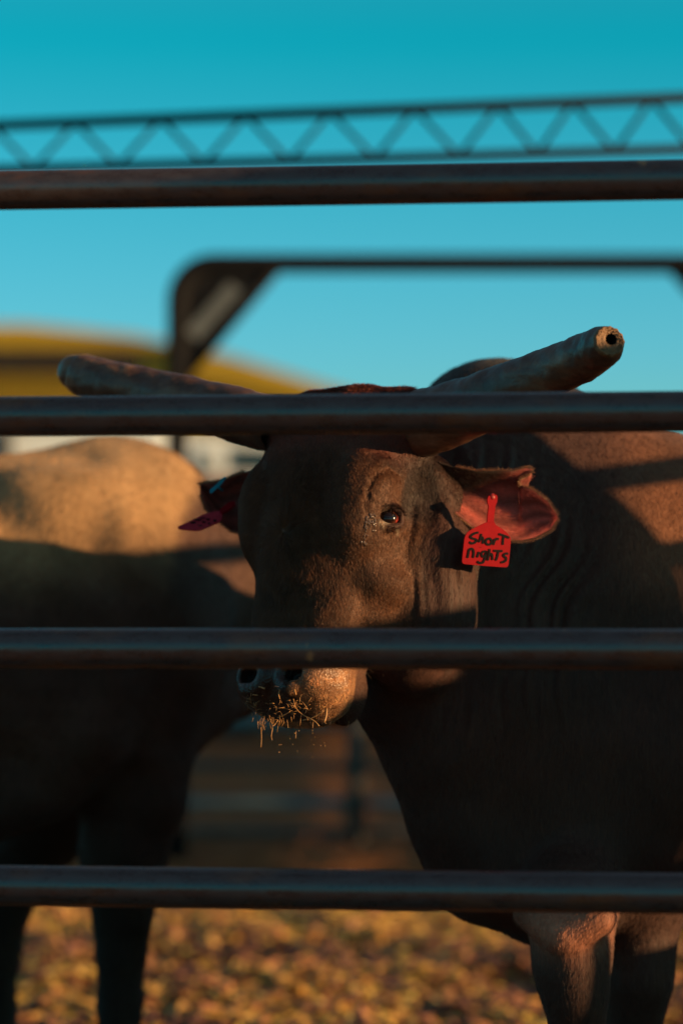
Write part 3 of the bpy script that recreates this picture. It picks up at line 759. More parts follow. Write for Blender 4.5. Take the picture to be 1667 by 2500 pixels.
def ear(top, bot, cup, inner, outer, darkbase, thick=.004, nu=60, nv=22):
    A = resample(top, nu); B = resample(bot, nu)
    front = np.zeros((nu, nv, 3)); colf = np.zeros((nu, nv, 3))
    for i in range(nu):
        u = i / (nu - 1)
        for j in range(nv):
            v = j / (nv - 1); q = A[i] * (1 - v) + B[i] * v
            dep = cup * math.sin(math.pi * v) ** .8 * (1 - u ** 3) * (1 - .25 * u)
            front[i, j] = W(q[0], q[1], q[2] + dep)
            vein = .85 + .3 * math.sin(v * 21 + u * 6 + 2 * math.sin(u * 9))
            cc = np.array(inner) * vein * (.8 + .5 * v * u)
            k = 1 - sstep(darkbase[0], darkbase[1], u + darkbase[2] * v)
            cc = cc * (1 - k) + np.array(outer) * k
            colf[i, j] = cc
    du = np.gradient(front, axis=0); dv = np.gradient(front, axis=1); nn = norm(np.cross(du, dv)); nn = np.where(nn[..., 1:2] > 0, -nn, nn)
    edge = np.ones((nu, nv)); edge[:, 0] = edge[:, -1] = .25; edge[-1] = .25
    fr = front + nn * (thick * .5 * edge)[..., None]; bk = front - nn * (thick * .5 * edge)[..., None]
    V = np.concatenate([fr.reshape(-1, 3), bk.reshape(-1, 3)]); K = np.concatenate([colf.reshape(-1, 3), np.tile(outer, (nu * nv, 1))])
    F = []; o = nu * nv
    for i in range(nu - 1):
        for j in range(nv - 1):
            a = i * nv + j; F.append((a, a + 1, a + nv + 1, a + nv)); F.append((o + a, o + a + nv, o + a + nv + 1, o + a + 1))
    for i in range(nu - 1):
        a = i * nv; F.append((a, a + nv, o + a + nv, o + a)); a = i * nv + nv - 1; F.append((a, o + a, o + a + nv, a + nv))
    for j in range(nv - 1):
        a = (nu - 1) * nv + j; F.append((a, a + 1, o + a + 1, o + a)); a = j; F.append((a, o + a, o + a + 1, a + 1))
    e = mesh_obj('ear', V, F, M_ear, bull)
    ca = e.data.color_attributes.new('coat', 'FLOAT_COLOR', 'POINT'); c4 = np.ones((len(V), 4), np.float32); c4[:, :3] = K; ca.data.foreach_set('color', c4.ravel())
    # fringe of pale fine hair on the rim and hair inside
    roots, dirs, cols, ln = [], [], [], []
    for i in range(6, nu):
        for side_, j in ((0, 0), (1, nv - 1)):
            for _ in range(26):
                f_ = rng.random(); i2 = min(i + 1, nu - 1); r0 = front[i, j] * (1 - f_) + front[i2, j] * f_
                outw = norm(front[i, j] - front[i, nv // 2]); al = norm(front[i2, j] - front[i - 1, j] + 1e-6)
                roots.append(r0); dirs.append(norm(outw * .8 + al * .8 + rng.normal(size=3) * .35)); ln.append(rng.uniform(.003, .008))
                cols.append(np.array([.40, .20, .11]) * rng.uniform(.6, 1.3))
    for _ in range(5000):
        i = rng.integers(2, nu - 2); j = rng.integers(1, nv - 1); roots.append(fr[i, j] + rng.normal(size=3) * .0015)
        al = norm(front[i + 1, j] - front[i, j]); dirs.append(norm(al + nn[i, j] * .3 + rng.normal(size=3) * .25)); ln.append(rng.uniform(.003, .009)); cols.append(colf[i, j] * rng.uniform(.8, 1.5))
    hh = hair_curves('ear_hair', np.array(roots), np.array(dirs), np.array(ln), .00016, np.array(cols), M_hair, bull, 3, .05)
    return e
def eb_(L): return [(a, b, 4.638 + (4.6 - c) * .12) for a, b, c in L]
ear(eb_([(1068, 1128, 4.60), (1110, 1140, 4.57), (1165, 1150, 4.53), (1215, 1149, 4.50), (1255, 1150, 4.48), (1284, 1142, 4.47), (1299, 1146, 4.465), (1296, 1158, 4.465), (1270, 1172, 4.47), (1268, 1184, 4.47), (1300, 1196, 4.46), (1335, 1222, 4.45), (1360, 1256, 4.44)]),
    eb_([(1072, 1235, 4.58), (1092, 1256, 4.56), (1108, 1250, 4.55), (1130, 1268, 4.54), (1150, 1284, 4.53), (1180, 1300, 4.51), (1230, 1318, 4.49), (1275, 1319, 4.47), (1310, 1311, 4.46), (1345, 1292, 4.45), (1361, 1266, 4.44)]),
    .035, (.58, .135, .105), (.035, .022, .018), (.36, .58, .50))
ear([(612, 1150, 4.84), (590, 1156, 4.85), (570, 1163, 4.86), (548, 1172, 4.87), (520, 1178, 4.88), (498, 1180, 4.89), (488, 1184, 4.89)],
    [(612, 1300, 4.82), (588, 1302, 4.83), (566, 1296, 4.84), (545, 1280, 4.85), (522, 1262, 4.86), (500, 1240, 4.87), (490, 1210, 4.88)],
    .045, (.35, .075, .055), (.035, .02, .02), (-.2, .0, .0))

# --- ear tags
def tag_mat(name, col, trans=.12):
    m, t, p = new_mat(name); n = noise(t, 60, 4, .6)
    r = ramp(t, n.outputs[0], [(.3, tuple(c * .85 for c in col)), (.7, tuple(min(1, c * 1.1) for c in col))])
    t.links.new(r.outputs[0], p.inputs['Base Color']); p.inputs['Roughness'].default_value = .45
    p.inputs['Specular IOR Level'].default_value = .08
    tr = N(t, 'ShaderNodeBsdfTranslucent'); t.links.new(r.outputs[0], tr.inputs[0]); mx = N(t, 'ShaderNodeMixShader'); mx.inputs[0].default_value = .35
    t.links.new(p.outputs[0], mx.inputs[1]); t.links.new(tr.outputs[0], mx.inputs[2]); t.links.new(mx.outputs[0], t.nodes['Material Output'].inputs[0])
    return m
M_red = tag_mat('red_tag_plastic', (.36, .002, .010)); M_pink = tag_mat('pink_red_tag_plastic', (.62, .04, .07)); M_teal = tag_mat('turquoise_tag_plastic', (.04, .42, .55))
def slab(name, outline, thick, mat, parent):
    """closed plastic outline given as world points, with real thickness along its normal and bevelled rim"""
    O = np.array(outline); c = O.mean(0); nn = np.zeros(3)
    for i in range(len(O)): nn += np.cross(O[i] - c, O[(i + 1) % len(O)] - c)
    nn = norm(nn)
    if nn[1] > 0: nn = -nn
    bm = bmesh.new(); vs_ = [bm.verts.new(p + nn * thick / 2) for p in O]; f = bm.faces.new(vs_)
    ex = bmesh.ops.extrude_face_region(bm, geom=[f]); bmesh.ops.translate(bm, verts=[g for g in ex['geom'] if isinstance(g, bmesh.types.BMVert)], vec=Vector(-nn * thick))
    bmesh.ops.recalc_face_normals(bm, faces=bm.faces)
    return bm_obj(name, bm, mat, parent), nn
def z8(x, y): return 1080 + x * 200 / 1568, 1180 + y * 200 / 1568
def arc(cx_, cy_, r, a0, a1, n=5): return [(cx_ + r * math.cos(math.radians(a)), cy_ + r * math.sin(math.radians(a))) for a in np.linspace(a0, a1, n)]
def near_tag():
    def Y(px, py): return 4.602 + .00030 * (px - 1190)
    Wt = lambda x, y: (lambda p: W(p[0], p[1], Y(*p)))(z8(x, y))
    t = empty('ear_tag', tuple(Wt(940, 260)))
    tag(t, 'red ear tag handwritten "Short nighTs" hanging from the ear on the right', 'ear tag', 'ear tags worn by the horned bull')
    body = [(850, 735), (650, 830), (545, 885)] + [(470, 940), (430, 1010), (412, 1080)] + [(372, 1450), (368, 1490), (382, 1530), (420, 1548)] + [(800, 1582), (1200, 1610), (1235, 1600), (1258, 1560)] + [(1285, 1300), (1302, 1110), (1298, 1050), (1280, 1010), (1240, 960)] + [(1150, 880), (1020, 800), (980, 735)]
    slab('tag_panel', [Wt(*p) for p in body], .0022, M_red, t)
    stem = [(845, 745), (862, 560), (878, 440), (858, 380), (848, 330), (862, 270), (885, 232), (905, 250), (915, 300), (940, 318), (965, 300), (975, 255), (1000, 215), (1030, 225), (1045, 265), (1042, 340), (1020, 400), (1005, 440), (985, 600), (975, 745)]
    off = np.array([0, -.0006, 0])
    slab('tag_neck', [Wt(*p) + off for p in stem], .0030, M_red, t)
    bm = bmesh.new(); ret = bmesh.ops.create_cone(bm, cap_ends=True, segments=20, radius1=.0075, radius2=.004, depth=.006)
    bmesh.ops.transform(bm, matrix=Matrix.Translation(Vector(Wt(945, 268) + [0, .001, 0])) @ Matrix.Rotation(R(90), 4, 'X'), verts=ret['verts'])
    bm_obj('tag_button', bm, simple('dark_red_button', (.22, .012, .012), .5), t, True)
    strokes = [  # handwriting, in zoomed tag coordinates
        [(680, 945), (630, 950), (560, 985), (525, 1025), (560, 1055), (620, 1070), (645, 1095), (600, 1140), (545, 1150), (505, 1120)],
        [(735, 965), (715, 1060), (685, 1130)], [(700, 1100), (730, 1050), (758, 1040), (768, 1080), (765, 1160)],
        [(880, 1055), (840, 1075), (820, 1115), (835, 1160), (880, 1175), (925, 1145), (930, 1095), (900, 1062), (880, 1055)],
        [(990, 1060), (982, 1120), (960, 1180)], [(985, 1110), (1020, 1065), (1070, 1070)],
        [(1065, 970), (1160, 1000), (1270, 1045)], [(1165, 1005), (1150, 1090), (1145, 1180)],
        [(500, 1265), (485, 1350), (470, 1430)], [(490, 1300), (530, 1255), (575, 1270), (588, 1340), (575, 1430)],
        [(720, 1225), (722, 1232)], [(690, 1310), (670, 1370), (655, 1420)],
        [(820, 1305), (770, 1310), (740, 1350), (750, 1395), (790, 1400), (825, 1340), (830, 1300), (815, 1400), (780, 1490), (745, 1525), (690, 1520), (655, 1495)],
        [(892, 1255), (880, 1370), (855, 1480)], [(870, 1410), (900, 1355), (935, 1360), (945, 1410), (945, 1470)],
        [(965, 1290), (1050, 1295), (1140, 1298)], [(1060, 1300), (1040, 1400), (1010, 1480)],
        [(1250, 1350), (1200, 1345), (1160, 1375), (1170, 1400), (1205, 1425), (1205, 1470), (1160, 1505), (1105, 1515)]]
    nrm = norm(np.cross(Wt(1200, 1000) - Wt(500, 1000), Wt(500, 1500) - Wt(500, 1000)))
    if nrm[1] > 0: nrm = -nrm
    V, F = [], []
    for k, s_ in enumerate(strokes):
        pts = [Wt(*p) for p in (catmull(s_, max(5, 6 * len(s_))) if len(s_) > 2 else s_)]
        pts = [p + nrm * .0021 for p in pts]; n = len(pts); b0 = len(V); hw = .0019
        for i, p in enumerate(pts):
            d = norm(pts[min(i + 1, n - 1)] - pts[max(i - 1, 0)]); q = np.cross(d, nrm)
            wd = hw * (1 if 0 < i < n - 1 else .6); hgt = nrm * (.00015 + .00001 * k)
            V += [p - q * wd, p - q * wd + hgt, p + q * wd + hgt, p + q * wd]
        for i in range(n - 1):
            a = b0 + i * 4
            for e in range(3): F.append((a + e, a + e + 1, a + e + 5, a + e + 4))
    mesh_obj('lettering', V, F, M_black, t, smooth=False)
near_tag()
def z4(x, y): return 420 + x * 200 / 1568, 1140 + y * 180 / 1411
def far_tag():
    # seen nearly edge-on: turns away from the camera to the left
    def Y(px): return 4.80 + (560 - px) * .00022
    Wt = lambda x, y: (lambda p: W(p[0], p[1], Y(p[0]) + (p[1] - 1260) * -.0012))(z4(x, y))
    t = empty('ear_tag', tuple(Wt(1200, 700)))
    tag(t, 'pinkish red ear tag seen nearly edge-on beside the bull\'s far ear on the left', 'ear tag', 'ear tags worn by the horned bull')
    slab('tag_panel', [Wt(*p) for p in [(110, 1150), (380, 1030), (600, 915), (760, 870), (900, 850), (960, 880), (955, 1000), (900, 1060), (780, 1110), (560, 1205), (460, 1222), (200, 1200), (120, 1180)]], .0022, M_pink, t)
    slab('tag_neck', [Wt(*p) + [0, -.002, 0] for p in [(900, 850), (1080, 690), (1200, 660), (1215, 740), (1060, 850), (955, 905)]], .003, M_red, t)
    V, F = [], []
    for (x, y, a, b) in ((400, 1060, 60, 25), (500, 1010, 70, 22), (610, 1050, 38, 28), (690, 1000, 40, 26), (820, 1025, 34, 30), (710, 1080, 30, 20), (540, 1120, 50, 14), (590, 975, 60, 12), (440, 1000, 50, 12)):
        b0 = len(V); ring = [Wt(x + a * math.cos(k), y + b * math.sin(k) * (1 if k < 3 else .6)) + np.array([0, -.004, 0]) for k in np.linspace(0, 2 * math.pi, 10, endpoint=False)]
        V += ring; F.append(tuple(range(b0, b0 + 10)))
    mesh_obj('lettering', V, F, M_black, t, smooth=False)
far_tag()
def blue_tag():
    Wt = lambda x, y, dy=0: (lambda p: W(p[0], p[1], 4.83 + dy))(z4(x, y))
    t = empty('ear_tag', tuple(Wt(880, 330)))
    tag(t, 'small turquoise ear tag seen edge-on above the pinkish tag on the far ear', 'ear tag', 'ear tags worn by the horned bull')
    O = [Wt(*p) for p in [(722, 440), (850, 330), (980, 190), (1010, 180), (1035, 205), (940, 340), (830, 440), (760, 505), (725, 500)]]
    slab('tag_panel', O, .006, M_teal, t)
    tube('tag_pin', [Wt(900, 400, 0), Wt(960, 450, .02)], .002, M_teal, t, 8)
blue_tag()

# --- hay hanging from the mouth
def hay():
    m = simple('dry_hay', (.42, .21, .07), .5, var=.4, scale=200, bstr=0)
    V, F = [], []
    def add(pts, r):
        v, f = tube_geo(pts, r, 5); b = len(V); V.extend(v); F.extend([tuple(i + b for i in q) for q in f])
    def zz(x, y, Y): return W(540 + x * 400 / 1568, 1620 + y * 240 / 941, Y)
    Ym = H2W(0, .0, .50)[1] - .008
    def SY(x): return Ym - .00016 * (min(x, 950) - 390) + .0004 * max(0, x - 950)
    hand = [([(370, 560), (382, 640), (385, 720), (380, 805)], .0009), ([(480, 560), (492, 620), (478, 690), (486, 735)], .0010), ([(360, 600), (400, 590), (430, 605)], .0008),
            ([(540, 520), (570, 510), (620, 485), (660, 460)], .0013), ([(545, 540), (510, 590), (490, 600)], .0009), ([(690, 340), (710, 420), (760, 480), (850, 530), (920, 580)], .0014),
            ([(1010, 430), (1005, 500), (988, 560)], .0024), ([(850, 530), (900, 560), (935, 600)], .0020), ([(780, 545), (850, 530), (930, 490), (980, 455)], .0015), ([(980, 560), (1000, 575)], .0014),
            ([(1150, 245), (1170, 290), (1188, 360)], .0013), ([(1085, 315), (1105, 335), (1120, 358)], .0013), ([(1085, 375), (1090, 355)], .0010), ([(560, 250), (550, 300), (560, 340)], .0016),
            ([(360, 225), (390, 232), (415, 242)], .0022), ([(300, 300), (350, 306)], .0014), ([(1240, 80), (1236, 105)], .0010), ([(1255, 150), (1250, 180)], .0012),
            ([(1140, 420), (1155, 418)], .0010), ([(630, 540), (640, 620)], .0007), ([(880, 560), (874, 620)], .0007), ([(715, 650), (712, 720)], .0007), ([(400, 580), (415, 640)], .0008), ([(700, 250), (715, 300)], .0020)]
    for p, r in hand:
        x0 = p[0][0]; Yz = SY(x0)
        pts = catmull([zz(a, b, Yz - .004 * i) for i, (a, b) in enumerate(p)], 8); add(pts, r * .62)
    for _ in range(75):
        x = rng.uniform(230, 1040); y = 420 + rng.normal() * 45 + .00016 * (x - 600) ** 2 * (-.4)
        a = rng.uniform(0, 6.28); L = rng.uniform(10, 95); Yz = SY(x) + rng.uniform(-.012, .004) - (.012 if x > 600 else 0)
        add([zz(x, y, Yz), zz(x + L * .5 * math.cos(a) + 4, y + L * .5 * math.sin(a), Yz - .002), zz(x + L * math.cos(a), y + L * math.sin(a) + 6, Yz)], rng.uniform(.0002, .00048))
    for _ in range(22):
        x = 340 + rng.exponential(150); y = rng.uniform(480, 560); L = rng.uniform(20, 110)
        Yz = SY(x) + .01; add([zz(x, y, Yz), zz(x + rng.normal() * 6, y + L * .5, Yz), zz(x + rng.normal() * 12, y + L, Yz)], .0004)
    for _ in range(22):
        x = rng.choice([690, 880, 720, 940, 1005, 600]) + rng.normal() * 45; y = 640 + abs(rng.normal()) * 130; Yz = Ym + rng.uniform(-.05, .05)
        a = rng.uniform(0, 6.28); add([zz(x, y, Yz), zz(x + 9 * math.cos(a), y + 9 * math.sin(a), Yz)], rng.uniform(.0004, .0011))
    o = mesh_obj('hay_wisps', V, F, m, None)
    tag(o, 'wisps of dry hay and crumbs hanging and falling from the bull\'s mouth', 'hay', None, 'stuff')
hay()
print('head extras', time.time() - T0)

# ------------------------------------------------------------------ tan bull at left, its flank in the near bull's shadow
def tan_bull():
    S = Field(axis_grid([(-2.8, -1.2, .035), (-1.2, .25, .013)]), axis_grid([(5.0, 6.75, .015)]), axis_grid([(-.03, .5, .018), (.5, 1.55, .013)]))
    P = W; Y = 5.95
    S.cone(P(190, 1500, Y), (-2.0, 5.52, .97), .335, .35, .1)
    S.ell(P(285, 1200, 5.97), (.165, .15, .115), k=.08)                     # hump
    S.ell(P(120, 1260, 5.90), (.20, .16, .10), k=.08)
    S.ell(P(320, 1440, 5.84), (.17, .20, .27), k=.06)                       # shoulder
    S.ell(P(150, 1300, 5.74), (.14, .10, .13), k=.06)
    S.chain([(P(395, 1300, 6.02), .138), (P(490, 1410, 6.16), .150), (P(590, 1480, 6.32), .150), (P(690, 1530, 6.40), .13)], .07)
    S.chain([(P(420, 1330, 5.93), .05), (P(500, 1450, 6.02), .05), (P(560, 1560, 6.12), .04)], .05)
    S.chain([(P(640, 1610, 6.36), .080), (P(570, 1660, 6.26), .075), (P(495, 1710, 6.06), .068), (P(430, 1790, 5.95), .065)], .06)
    S.chain([(P(760, 1540, 6.42), .12), (P(800, 1620, 6.40), .09), (P(820, 1700, 6.38), .07)], .06)      # head, behind the near bull
    S.chain([(P(380, 1600, 5.88), .15), (P(350, 1810, 5.86), .105), (P(325, 1950, 5.85), .105), (P(302, 2080, 5.85), .088), (P(300, 2170, 5.85), .066), (P(299, 2240, 5.84), .056), (P(296, 2330, 5.84), .047),
             (P(293, 2450, 5.85), .043), (P(290, 2570, 5.85), .042), (P(287, 2620, 5.84), .048), (P(283, 2670, 5.82), .056)], .035)
    S.chain([(P(200, 1800, 6.15), .14), (P(110, 2000, 6.16), .10), (P(40, 2120, 6.16), .066), (P(8, 2220, 6.16), .048), (P(-8, 2330, 6.16), .042), (P(-14, 2450, 6.16), .038), (P(-18, 2560, 6.14), .05), (P(-20, 2600, 6.12), .055)], .05)
    S.ell(P(70, 1720, 5.78), (.27, .20, .21), k=.07)                        # belly
    S.chain([(P(260, 1640, 5.66), .045), (P(215, 1800, 5.66), .05), (P(110, 1930, 5.68), .05), (P(-20, 2000, 5.70), .05)], .07)
    for dy in (-.17, .17):
        S.chain([((-2.1, 5.52 + dy, .95), .2), ((-2.15, 5.52 + dy, .65), .12), ((-2.25, 5.52 + dy, .45), .06), ((-2.18, 5.52 + dy, .2), .04), ((-2.16, 5.52 + dy, .03), .055)], .06)
    S.chain([((-2.33, 5.5, 1.15), .03), ((-2.42, 5.48, .9), .022), ((-2.42, 5.48, .5), .03)], .03)
    V, F = S.mesh()
    near_ = 1 - sstep(5.75, 6.0, V[:, 1])
    u = V[:, 0] + .45 * (V[:, 2] - 1.2)
    V = V + np.stack([0 * u, near_ * (.006 * np.sin(u * 34 + 2 * vnoise(V, 6, 3)) + .010 * vnoise(V, 9, 8) + .004 * vnoise(V, 22, 9)), 0 * u], 1)
    col = np.tile([.34, .20, .095], (len(V), 1)) * (1 + .18 * vnoise(V, 6, 9)[:, None]) * (1 + .14 * vnoise(V, 16, 10)[:, None])
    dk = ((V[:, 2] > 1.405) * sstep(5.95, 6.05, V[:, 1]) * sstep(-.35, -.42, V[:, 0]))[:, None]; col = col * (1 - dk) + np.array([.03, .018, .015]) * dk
    # cast shade painted into the coat: legs, underside and lower flank nearly black brown
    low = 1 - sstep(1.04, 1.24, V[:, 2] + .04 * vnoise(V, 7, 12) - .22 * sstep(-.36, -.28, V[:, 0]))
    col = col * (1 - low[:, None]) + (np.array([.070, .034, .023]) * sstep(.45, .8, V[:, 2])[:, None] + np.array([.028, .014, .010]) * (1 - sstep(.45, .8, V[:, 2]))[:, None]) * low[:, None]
    root = empty('bull', (-1.2, 5.9, 0)); tag(root, 'tan bull at left, sunlit along the back, shade on flank and legs painted into the coat', 'bull')
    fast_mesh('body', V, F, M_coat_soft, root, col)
    def wf(cn, nr): return (np.einsum('ij,ij->i', nr, norm(np.array([0, 0, CAMZ]) - cn)) > -.25) * (cn[:, 0] > -1.1)
    n = 42000; p, nr, fi = sample_surface(V, F, n, wf)
    fl = np.tile(np.array([-.3, 0, -1.0]), (n, 1)) + .2 * rng.normal(size=(n, 3)); fl = norm(fl - nr * np.einsum('ij,ij->i', fl, nr)[:, None])
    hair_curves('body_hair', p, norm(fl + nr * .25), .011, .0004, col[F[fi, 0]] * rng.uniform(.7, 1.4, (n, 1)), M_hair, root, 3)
tan_bull()
print('bulls', time.time() - T0)

# ------------------------------------------------------------------ overhead truss
def truss():
    t = empty('overhead_truss', (0, 10, 0)); tag(t, 'long lattice truss of thin dark bars spanning the sky above the pen', 'truss')
    def L(px, pa, pb): return pa + (pb - pa) * px / 1667
    def yy(px): return 8.3 - px * .0002
    x0, x1 = -500, 2200
    top = lambda px: W(px, L(px, 305, 238), yy(px)); bot = lambda px: W(px, L(px, 413, 364), yy(px))
    tube('chord', [top(x0), top(x1)], .0165, M_dark_steel, t, 10); tube('chord', [bot(x0), bot(x1)], .0150, M_dark_steel, t, 10)
    tops = [-230, -20, 185, 393, 600, 806, 1012, 1215, 1398, 1590, 1790]; bots = [-125, 82, 288, 497, 705, 915, 1120, 1312, 1500, 1690]
    seq = []
    for a, b in zip(tops, bots): seq += [(a, 'T'), (b, 'B')]
    seq.append((tops[-1], 'T'))
    for (a, ka), (b, kb) in zip(seq[:-1], seq[1:]):
        p = top(a) if ka == 'T' else bot(a); q = top(b) if kb == 'T' else bot(b)
        tube('brace', [p, q], .0068, M_dark_steel, t, 8)
    for x in (x0, x1): tube('post', [bot(x) * [1, 1, 0] - [0, 0, .1], top(x) + [0, 0, .05]], .06, M_dark_steel, t, 16)
truss()

# ------------------------------------------------------------------ tall gate frame with gussets
def gate():
    Y = 11.6; s = Y / FPX
    t = empty('gate_frame', (0, Y, 0)); tag(t, 'tall dark round-cornered gate frame with triangular corner gussets', 'gate')
    xl, xr, ty = 432, 1885, 643
    path = [W(xl, 2200, Y)] + [W(xl, 780, Y)] + [W(xl + 90 - 90 * math.cos(a), 733 - 90 * math.sin(a), Y) for a in np.linspace(0, math.pi / 2, 9)]
    path += [W(xr - 90 + 90 * math.sin(a), 733 - 90 * math.cos(a), Y) for a in np.linspace(0, math.pi / 2, 9)] + [W(xr, 780, Y), W(xr, 2200, Y)]
    path[0][2] = -.1; path[-1][2] = -.1
    tube('frame_bow', path, .042, M_dark_steel, t, 16)
    for sg, x0 in ((1, xl), (-1, xr)):
        hyp = [W(x0 + sg * 12, 930, Y + .004), W(x0 + sg * 250, 650, Y + .004)]
        tube('gusset_brace', hyp, .020, M_dark_steel, t, 12)
        pts = [(x0 + sg * 4, 925), (x0 + sg * 246, 648), (x0 + sg * 90, 644), (x0 + sg * 30, 670), (x0 + sg * 4, 730)]
        bm = bmesh.new(); f = bm.faces.new([bm.verts.new(W(a, b, Y)) for a, b in pts]); ex = bmesh.ops.extrude_face_region(bm, geom=[f])
        bmesh.ops.translate(bm, verts=[g for g in ex['geom'] if isinstance(g, bmesh.types.BMVert)], vec=(0, .008, 0)); bmesh.ops.recalc_face_normals(bm, faces=bm.faces)
        g = bm_obj('gusset', bm, M_dark_steel, t)
        if sg == 1:
            bm = bmesh.new(); f = bm.faces.new([bm.verts.new(W(a, b, Y - .012)) for a, b in [(452, 808), (560, 688), (590, 712), (482, 832)]]); ex = bmesh.ops.extrude_face_region(bm, geom=[f])
            bmesh.ops.translate(bm, verts=[q for q in ex['geom'] if isinstance(q, bmesh.types.BMVert)], vec=(0, .004, 0)); bmesh.ops.recalc_face_normals(bm, faces=bm.faces)
            band_ob = bm_obj('pale_band', bm, M_pale_band, t)  # flat pale grey band on the gusset plate
gate()

# ------------------------------------------------------------------ far pen fence
def far_fence():
    Y = 12.4
    t = empty('pen_fence', (0, Y, 0)); tag(t, 'blue-grey pipe fence across the far side of the pen', 'fence')
    for py, r in ((1762, .036), (1870, .022), (1962, .026), (2060, .022)):
        z = W(800, py, Y)[2]; tube('rail', [(-7, Y + .2, max(z, .05)), (7, Y - .2, max(z, .05))], r, M_blue_steel if py in (1762, 1962) else M_dull_pipe, t, 14)
    for z in (.86, 1.16): tube('rail', [(-7, Y + .2, z), (7, Y - .2, z)], .028, M_blue_steel, t, 14)
    for px in (-1500, -430, 870, 1960, 3000):
        p = W(px, 1480, Y); tube('post', [(p[0], Y - .06, -.1), (p[0], Y - .06, 1.2)], .040, M_dull_pipe, t, 14)
far_fence()

# ------------------------------------------------------------------ yellow barn
def barn():
    Y = 40.0
    t = empty('barn', (-5, Y, 0)); tag(t, 'yellow metal barn with a long dark panel painted as shade under its roof', 'barn')
    P = lambda px, py, dy=0: W(px, py, Y + dy)
    g = 0
    def prism(name, poly, depth, mat, dy=0):
        bm = bmesh.new(); f = bm.faces.new([bm.verts.new(p) for p in poly]); ex = bmesh.ops.extrude_face_region(bm, geom=[f])
        bmesh.ops.translate(bm, verts=[q for q in ex['geom'] if isinstance(q, bmesh.types.BMVert)], vec=(0, depth, 0)); bmesh.ops.recalc_face_normals(bm, faces=bm.faces)
        return bm_obj(name, bm, mat, t)
    def gz(px): p = P(px, 1480); p[2] = 0; return p
    gz2 = lambda px, dy: (lambda p: np.array([p[0], p[1], 0]))(W(px, 1480, Y + dy))
    prism('wall', [gz(-1200), gz(860), P(860, 960), P(335, 905), P(-1200, 905)], .3, M_yellow)
    prism('roof', [P(-1200, 790, -.3), P(60, 790, -.3), P(330, 818, -.3), P(560, 868, -.3), P(870, 962, -.3), P(820, 990, -.3), P(440, 918, -.3), P(418, 840, -.3), P(338, 846, -.3), P(-1200, 846, -.3)], 9, M_yellow_roof)
    prism('eave_shade_panel', [P(-1200, 905, -.2), P(338, 905, -.2), P(338, 838, -.2), P(-1200, 838, -.2)], .1, M_eave_shade)  # dark slab painted as the shade under the roof edge
    prism('post', [P(338, 912, -.1), P(430, 930, -.1), P(430, 840, -.1), P(338, 840, -.1)], .25, M_yellow)
    # vertical siding ribs
    bm = bmesh.new()
    for px in range(-1180, 860, 34):
        top_ = 908 if px < 335 else 905 + (px - 335) * .105 + 4
        a = gz2(px, -.05); b = P(px, top_, -.05); r = bmesh.ops.create_cube(bm, size=1)
        for v in r['verts']: v.co = Vector((a[0] + v.co.x * .05, a[1] + v.co.y * .08, (v.co.z + .5) * b[2]))
    o = bm_obj('siding_ribs', bm, M_yellow, t); o['kind'] = 'stuff'
barn()

# ------------------------------------------------------------------ white stock trailer and pickup behind
def trailer():
    Y = 24.0
    t = empty('stock_trailer', (-3, Y, 0)); tag(t, 'white stock trailer with dark slatted openings parked behind the pen', 'trailer')
    z1 = W(300, 1040, Y)[2]; x0 = W(-1000, 1, Y)[0]; x1 = W(418, 1, Y)[0]
    box('trailer_body', (x0, Y, .55), (x1, Y + 2.2, z1), M_white, t, .05)
    box('trailer_roof', (x0 - .05, Y - .05, z1 + .01), (x1 + .05, Y + 2.25, z1 + .09), M_white, t, .02)
    for k in range(6):
        xx = x1 - .25 - k * .85; box('vent_slot', (xx - .62, Y - .02, 1.30), (xx, Y - .004, 1.42), M_glass_dark, t); box('vent_slot', (xx - .62, Y - .02, 1.05), (xx, Y - .004, 1.17), M_glass_dark, t)
    for k in (0, 1):
        bm = bmesh.new(); r = bmesh.ops.create_cone(bm, cap_ends=True, segments=28, radius1=.36, radius2=.36, depth=.22)
        bmesh.ops.transform(bm, matrix=Matrix.Translation((x0 + 2.0 + k * .85, Y - .1, .36)) @ Matrix.Rotation(R(90), 4, 'X'), verts=r['verts']); bm_obj('wheel', bm, M_rubber, t, False)
    px_ = W(12, 1, Y)[0]; box('dark_frame_post', (px_ - .07, Y - .07, .3), (px_ + .07, Y - .012, z1), M_dark_steel, t)
trailer()
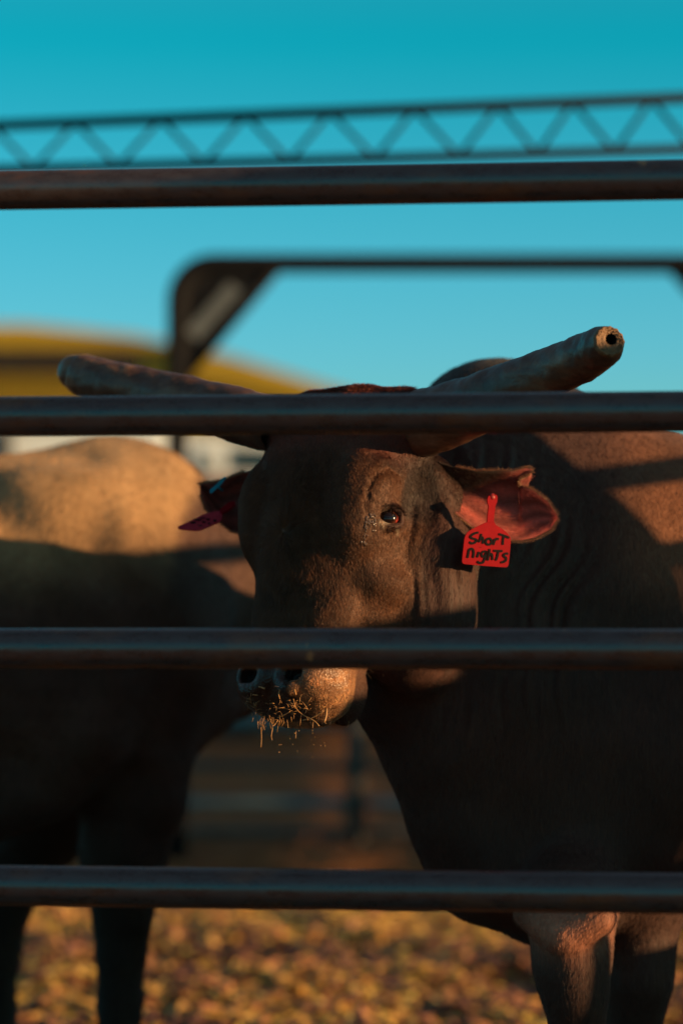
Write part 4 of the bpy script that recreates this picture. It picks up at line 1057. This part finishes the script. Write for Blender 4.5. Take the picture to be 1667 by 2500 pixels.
def truck():
    Y = 22.0
    t = empty('pickup_truck', (-.8, Y, 0)); tag(t, 'white pickup truck with dark windows and red-brown tail, partly behind the bull\'s ear', 'truck')
    def prism(name, poly, dy0, depth, mat, bev=.0):
        bm = bmesh.new(); f = bm.faces.new([bm.verts.new(W(a, b, Y + dy0)) for a, b in poly]); ex = bmesh.ops.extrude_face_region(bm, geom=[f])
        bmesh.ops.translate(bm, verts=[q for q in ex['geom'] if isinstance(q, bmesh.types.BMVert)], vec=(0, depth, 0)); bmesh.ops.recalc_face_normals(bm, faces=bm.faces)
        if bev: bmesh.ops.bevel(bm, geom=bm.edges[:], offset=bev, segments=2, affect='EDGES')
        return bm_obj(name, bm, mat, t)
    prism('truck_body', [(436, 1240), (436, 1690), (1300, 1690), (1300, 1250), (900, 1240), (840, 1085), (460, 1060), (436, 1100)], 0, 1.9, M_white, .04)
    prism('window', [(478, 1100), (478, 1150), (520, 1160), (520, 1095)], -.01, .02, M_glass_dark)
    prism('window', [(560, 1090), (560, 1150), (700, 1160), (820, 1160), (780, 1095)], -.01, .02, M_glass_dark)
    prism('door_panel', [(455, 1170), (455, 1340), (620, 1340), (620, 1165)], -.02, .02, M_redbrown)
    prism('mirror', [(500, 1095), (500, 1140), (545, 1140), (545, 1095)], -.25, .12, M_white, .02)
    for px in (560, 1150):
        c = W(px, 1640, Y); bm = bmesh.new(); r = bmesh.ops.create_cone(bm, cap_ends=True, segments=28, radius1=.38, radius2=.38, depth=.26)
        bmesh.ops.transform(bm, matrix=Matrix.Translation((c[0], Y - .02, .38)) @ Matrix.Rotation(R(90), 4, 'X'), verts=r['verts']); bm_obj('wheel', bm, M_rubber, t, False)
truck()

# ------------------------------------------------------------------ pen side at the right, outside the frame: rails, plus sheets, gate and boards added to block the sun
def side_pen():
    X = 2.55
    t = empty('side_fence', (X, 3.7, 0)); tag(t, 'short pipe fence panel along the right side beside the near rails, with added shade sheets', 'fence')
    for z in (.65, 1.02, 1.385, 1.76): tube('rail', [(X, 2.70, z), (X, 4.00, z)], .0292, M_rail, t, 16)
    for y in (2.70, 3.46): tube('post', [(X, y, -.1), (X, y, 1.85)], .03, M_rail, t, 16)
    box('shade_sheet', (X + .03, 2.72, .10), (X + .04, 3.50, 2.10), M_shade_sheet, t)  # unseen sheet added to keep sun off the near rails
    box('shade_sheet', (X + .03, 3.80, .95), (X + .04, 4.025, 1.30), M_shade_sheet, t)  # unseen sheet added to shade the throat
    g = empty('shade_gate', (X, 4.6, 0)); tag(g, 'unseen metal gate added on the right to block the sun', 'gate')
    box('shade_sheet', (X - .005, 4.035, .89), (X + .005, 4.24, 1.84), M_shade_sheet, g); box('shade_sheet', (X - .005, 4.035, .12), (X + .005, 5.30, .755), M_shade_sheet, g); box('shade_sheet', (X - .005, 4.245, .89), (X + .005, 5.30, 1.46), M_shade_sheet, g)  # unseen sheets added to keep sun off the near bull's body and legs
    box('shade_sheet', (X - .004, 4.42, .757), (X + .004, 5.30, .888), M_shade_sheet, g)  # unseen filler added to shade the tan bull's legs
    for z in (.14, .745, .90, 1.45, 1.60): tube('gate_rail', [(X + .02, 4.03, z), (X + .02, 5.32, z)], .024, M_rail, g, 12)
    for y in (4.045, 5.32): tube('gate_upright', [(X + .02, y, .05), (X + .02, y, 1.63)], .024, M_rail, g, 12)
    t = empty('side_fence', (X, 6.5, 0)); tag(t, 'pipe fence panel with two rails beyond the added shade gate at the right', 'fence')
    for z in (.95, 1.64): tube('rail', [(X, 5.40, z), (X, 8.0, z)], .0292, M_rail, t, 16)
    for y in (5.40, 8.0): tube('post', [(X, y, -.1), (X, y, 1.75)], .04, M_rail, t, 16)
    w_ = empty('shade_boards', (6.5, 14, 0)); tag(w_, 'unseen tall board screen with gaps, added at the far right to shade the ground', 'fence')
    for k in range(9): box('shade_board', (6.5, 7.9, .03 + .25 * k), (6.53, 24, .245 + .25 * k), M_shade_sheet, w_)  # unseen boards added to dim the ground behind the bulls
    for y in range(8, 25, 2): box('post', (6.55, y - .05, 0), (6.65, y + .05, 2.3), M_shade_sheet, w_)  # posts of the added unseen shade boards
side_pen()
print('done', time.time() - T0)
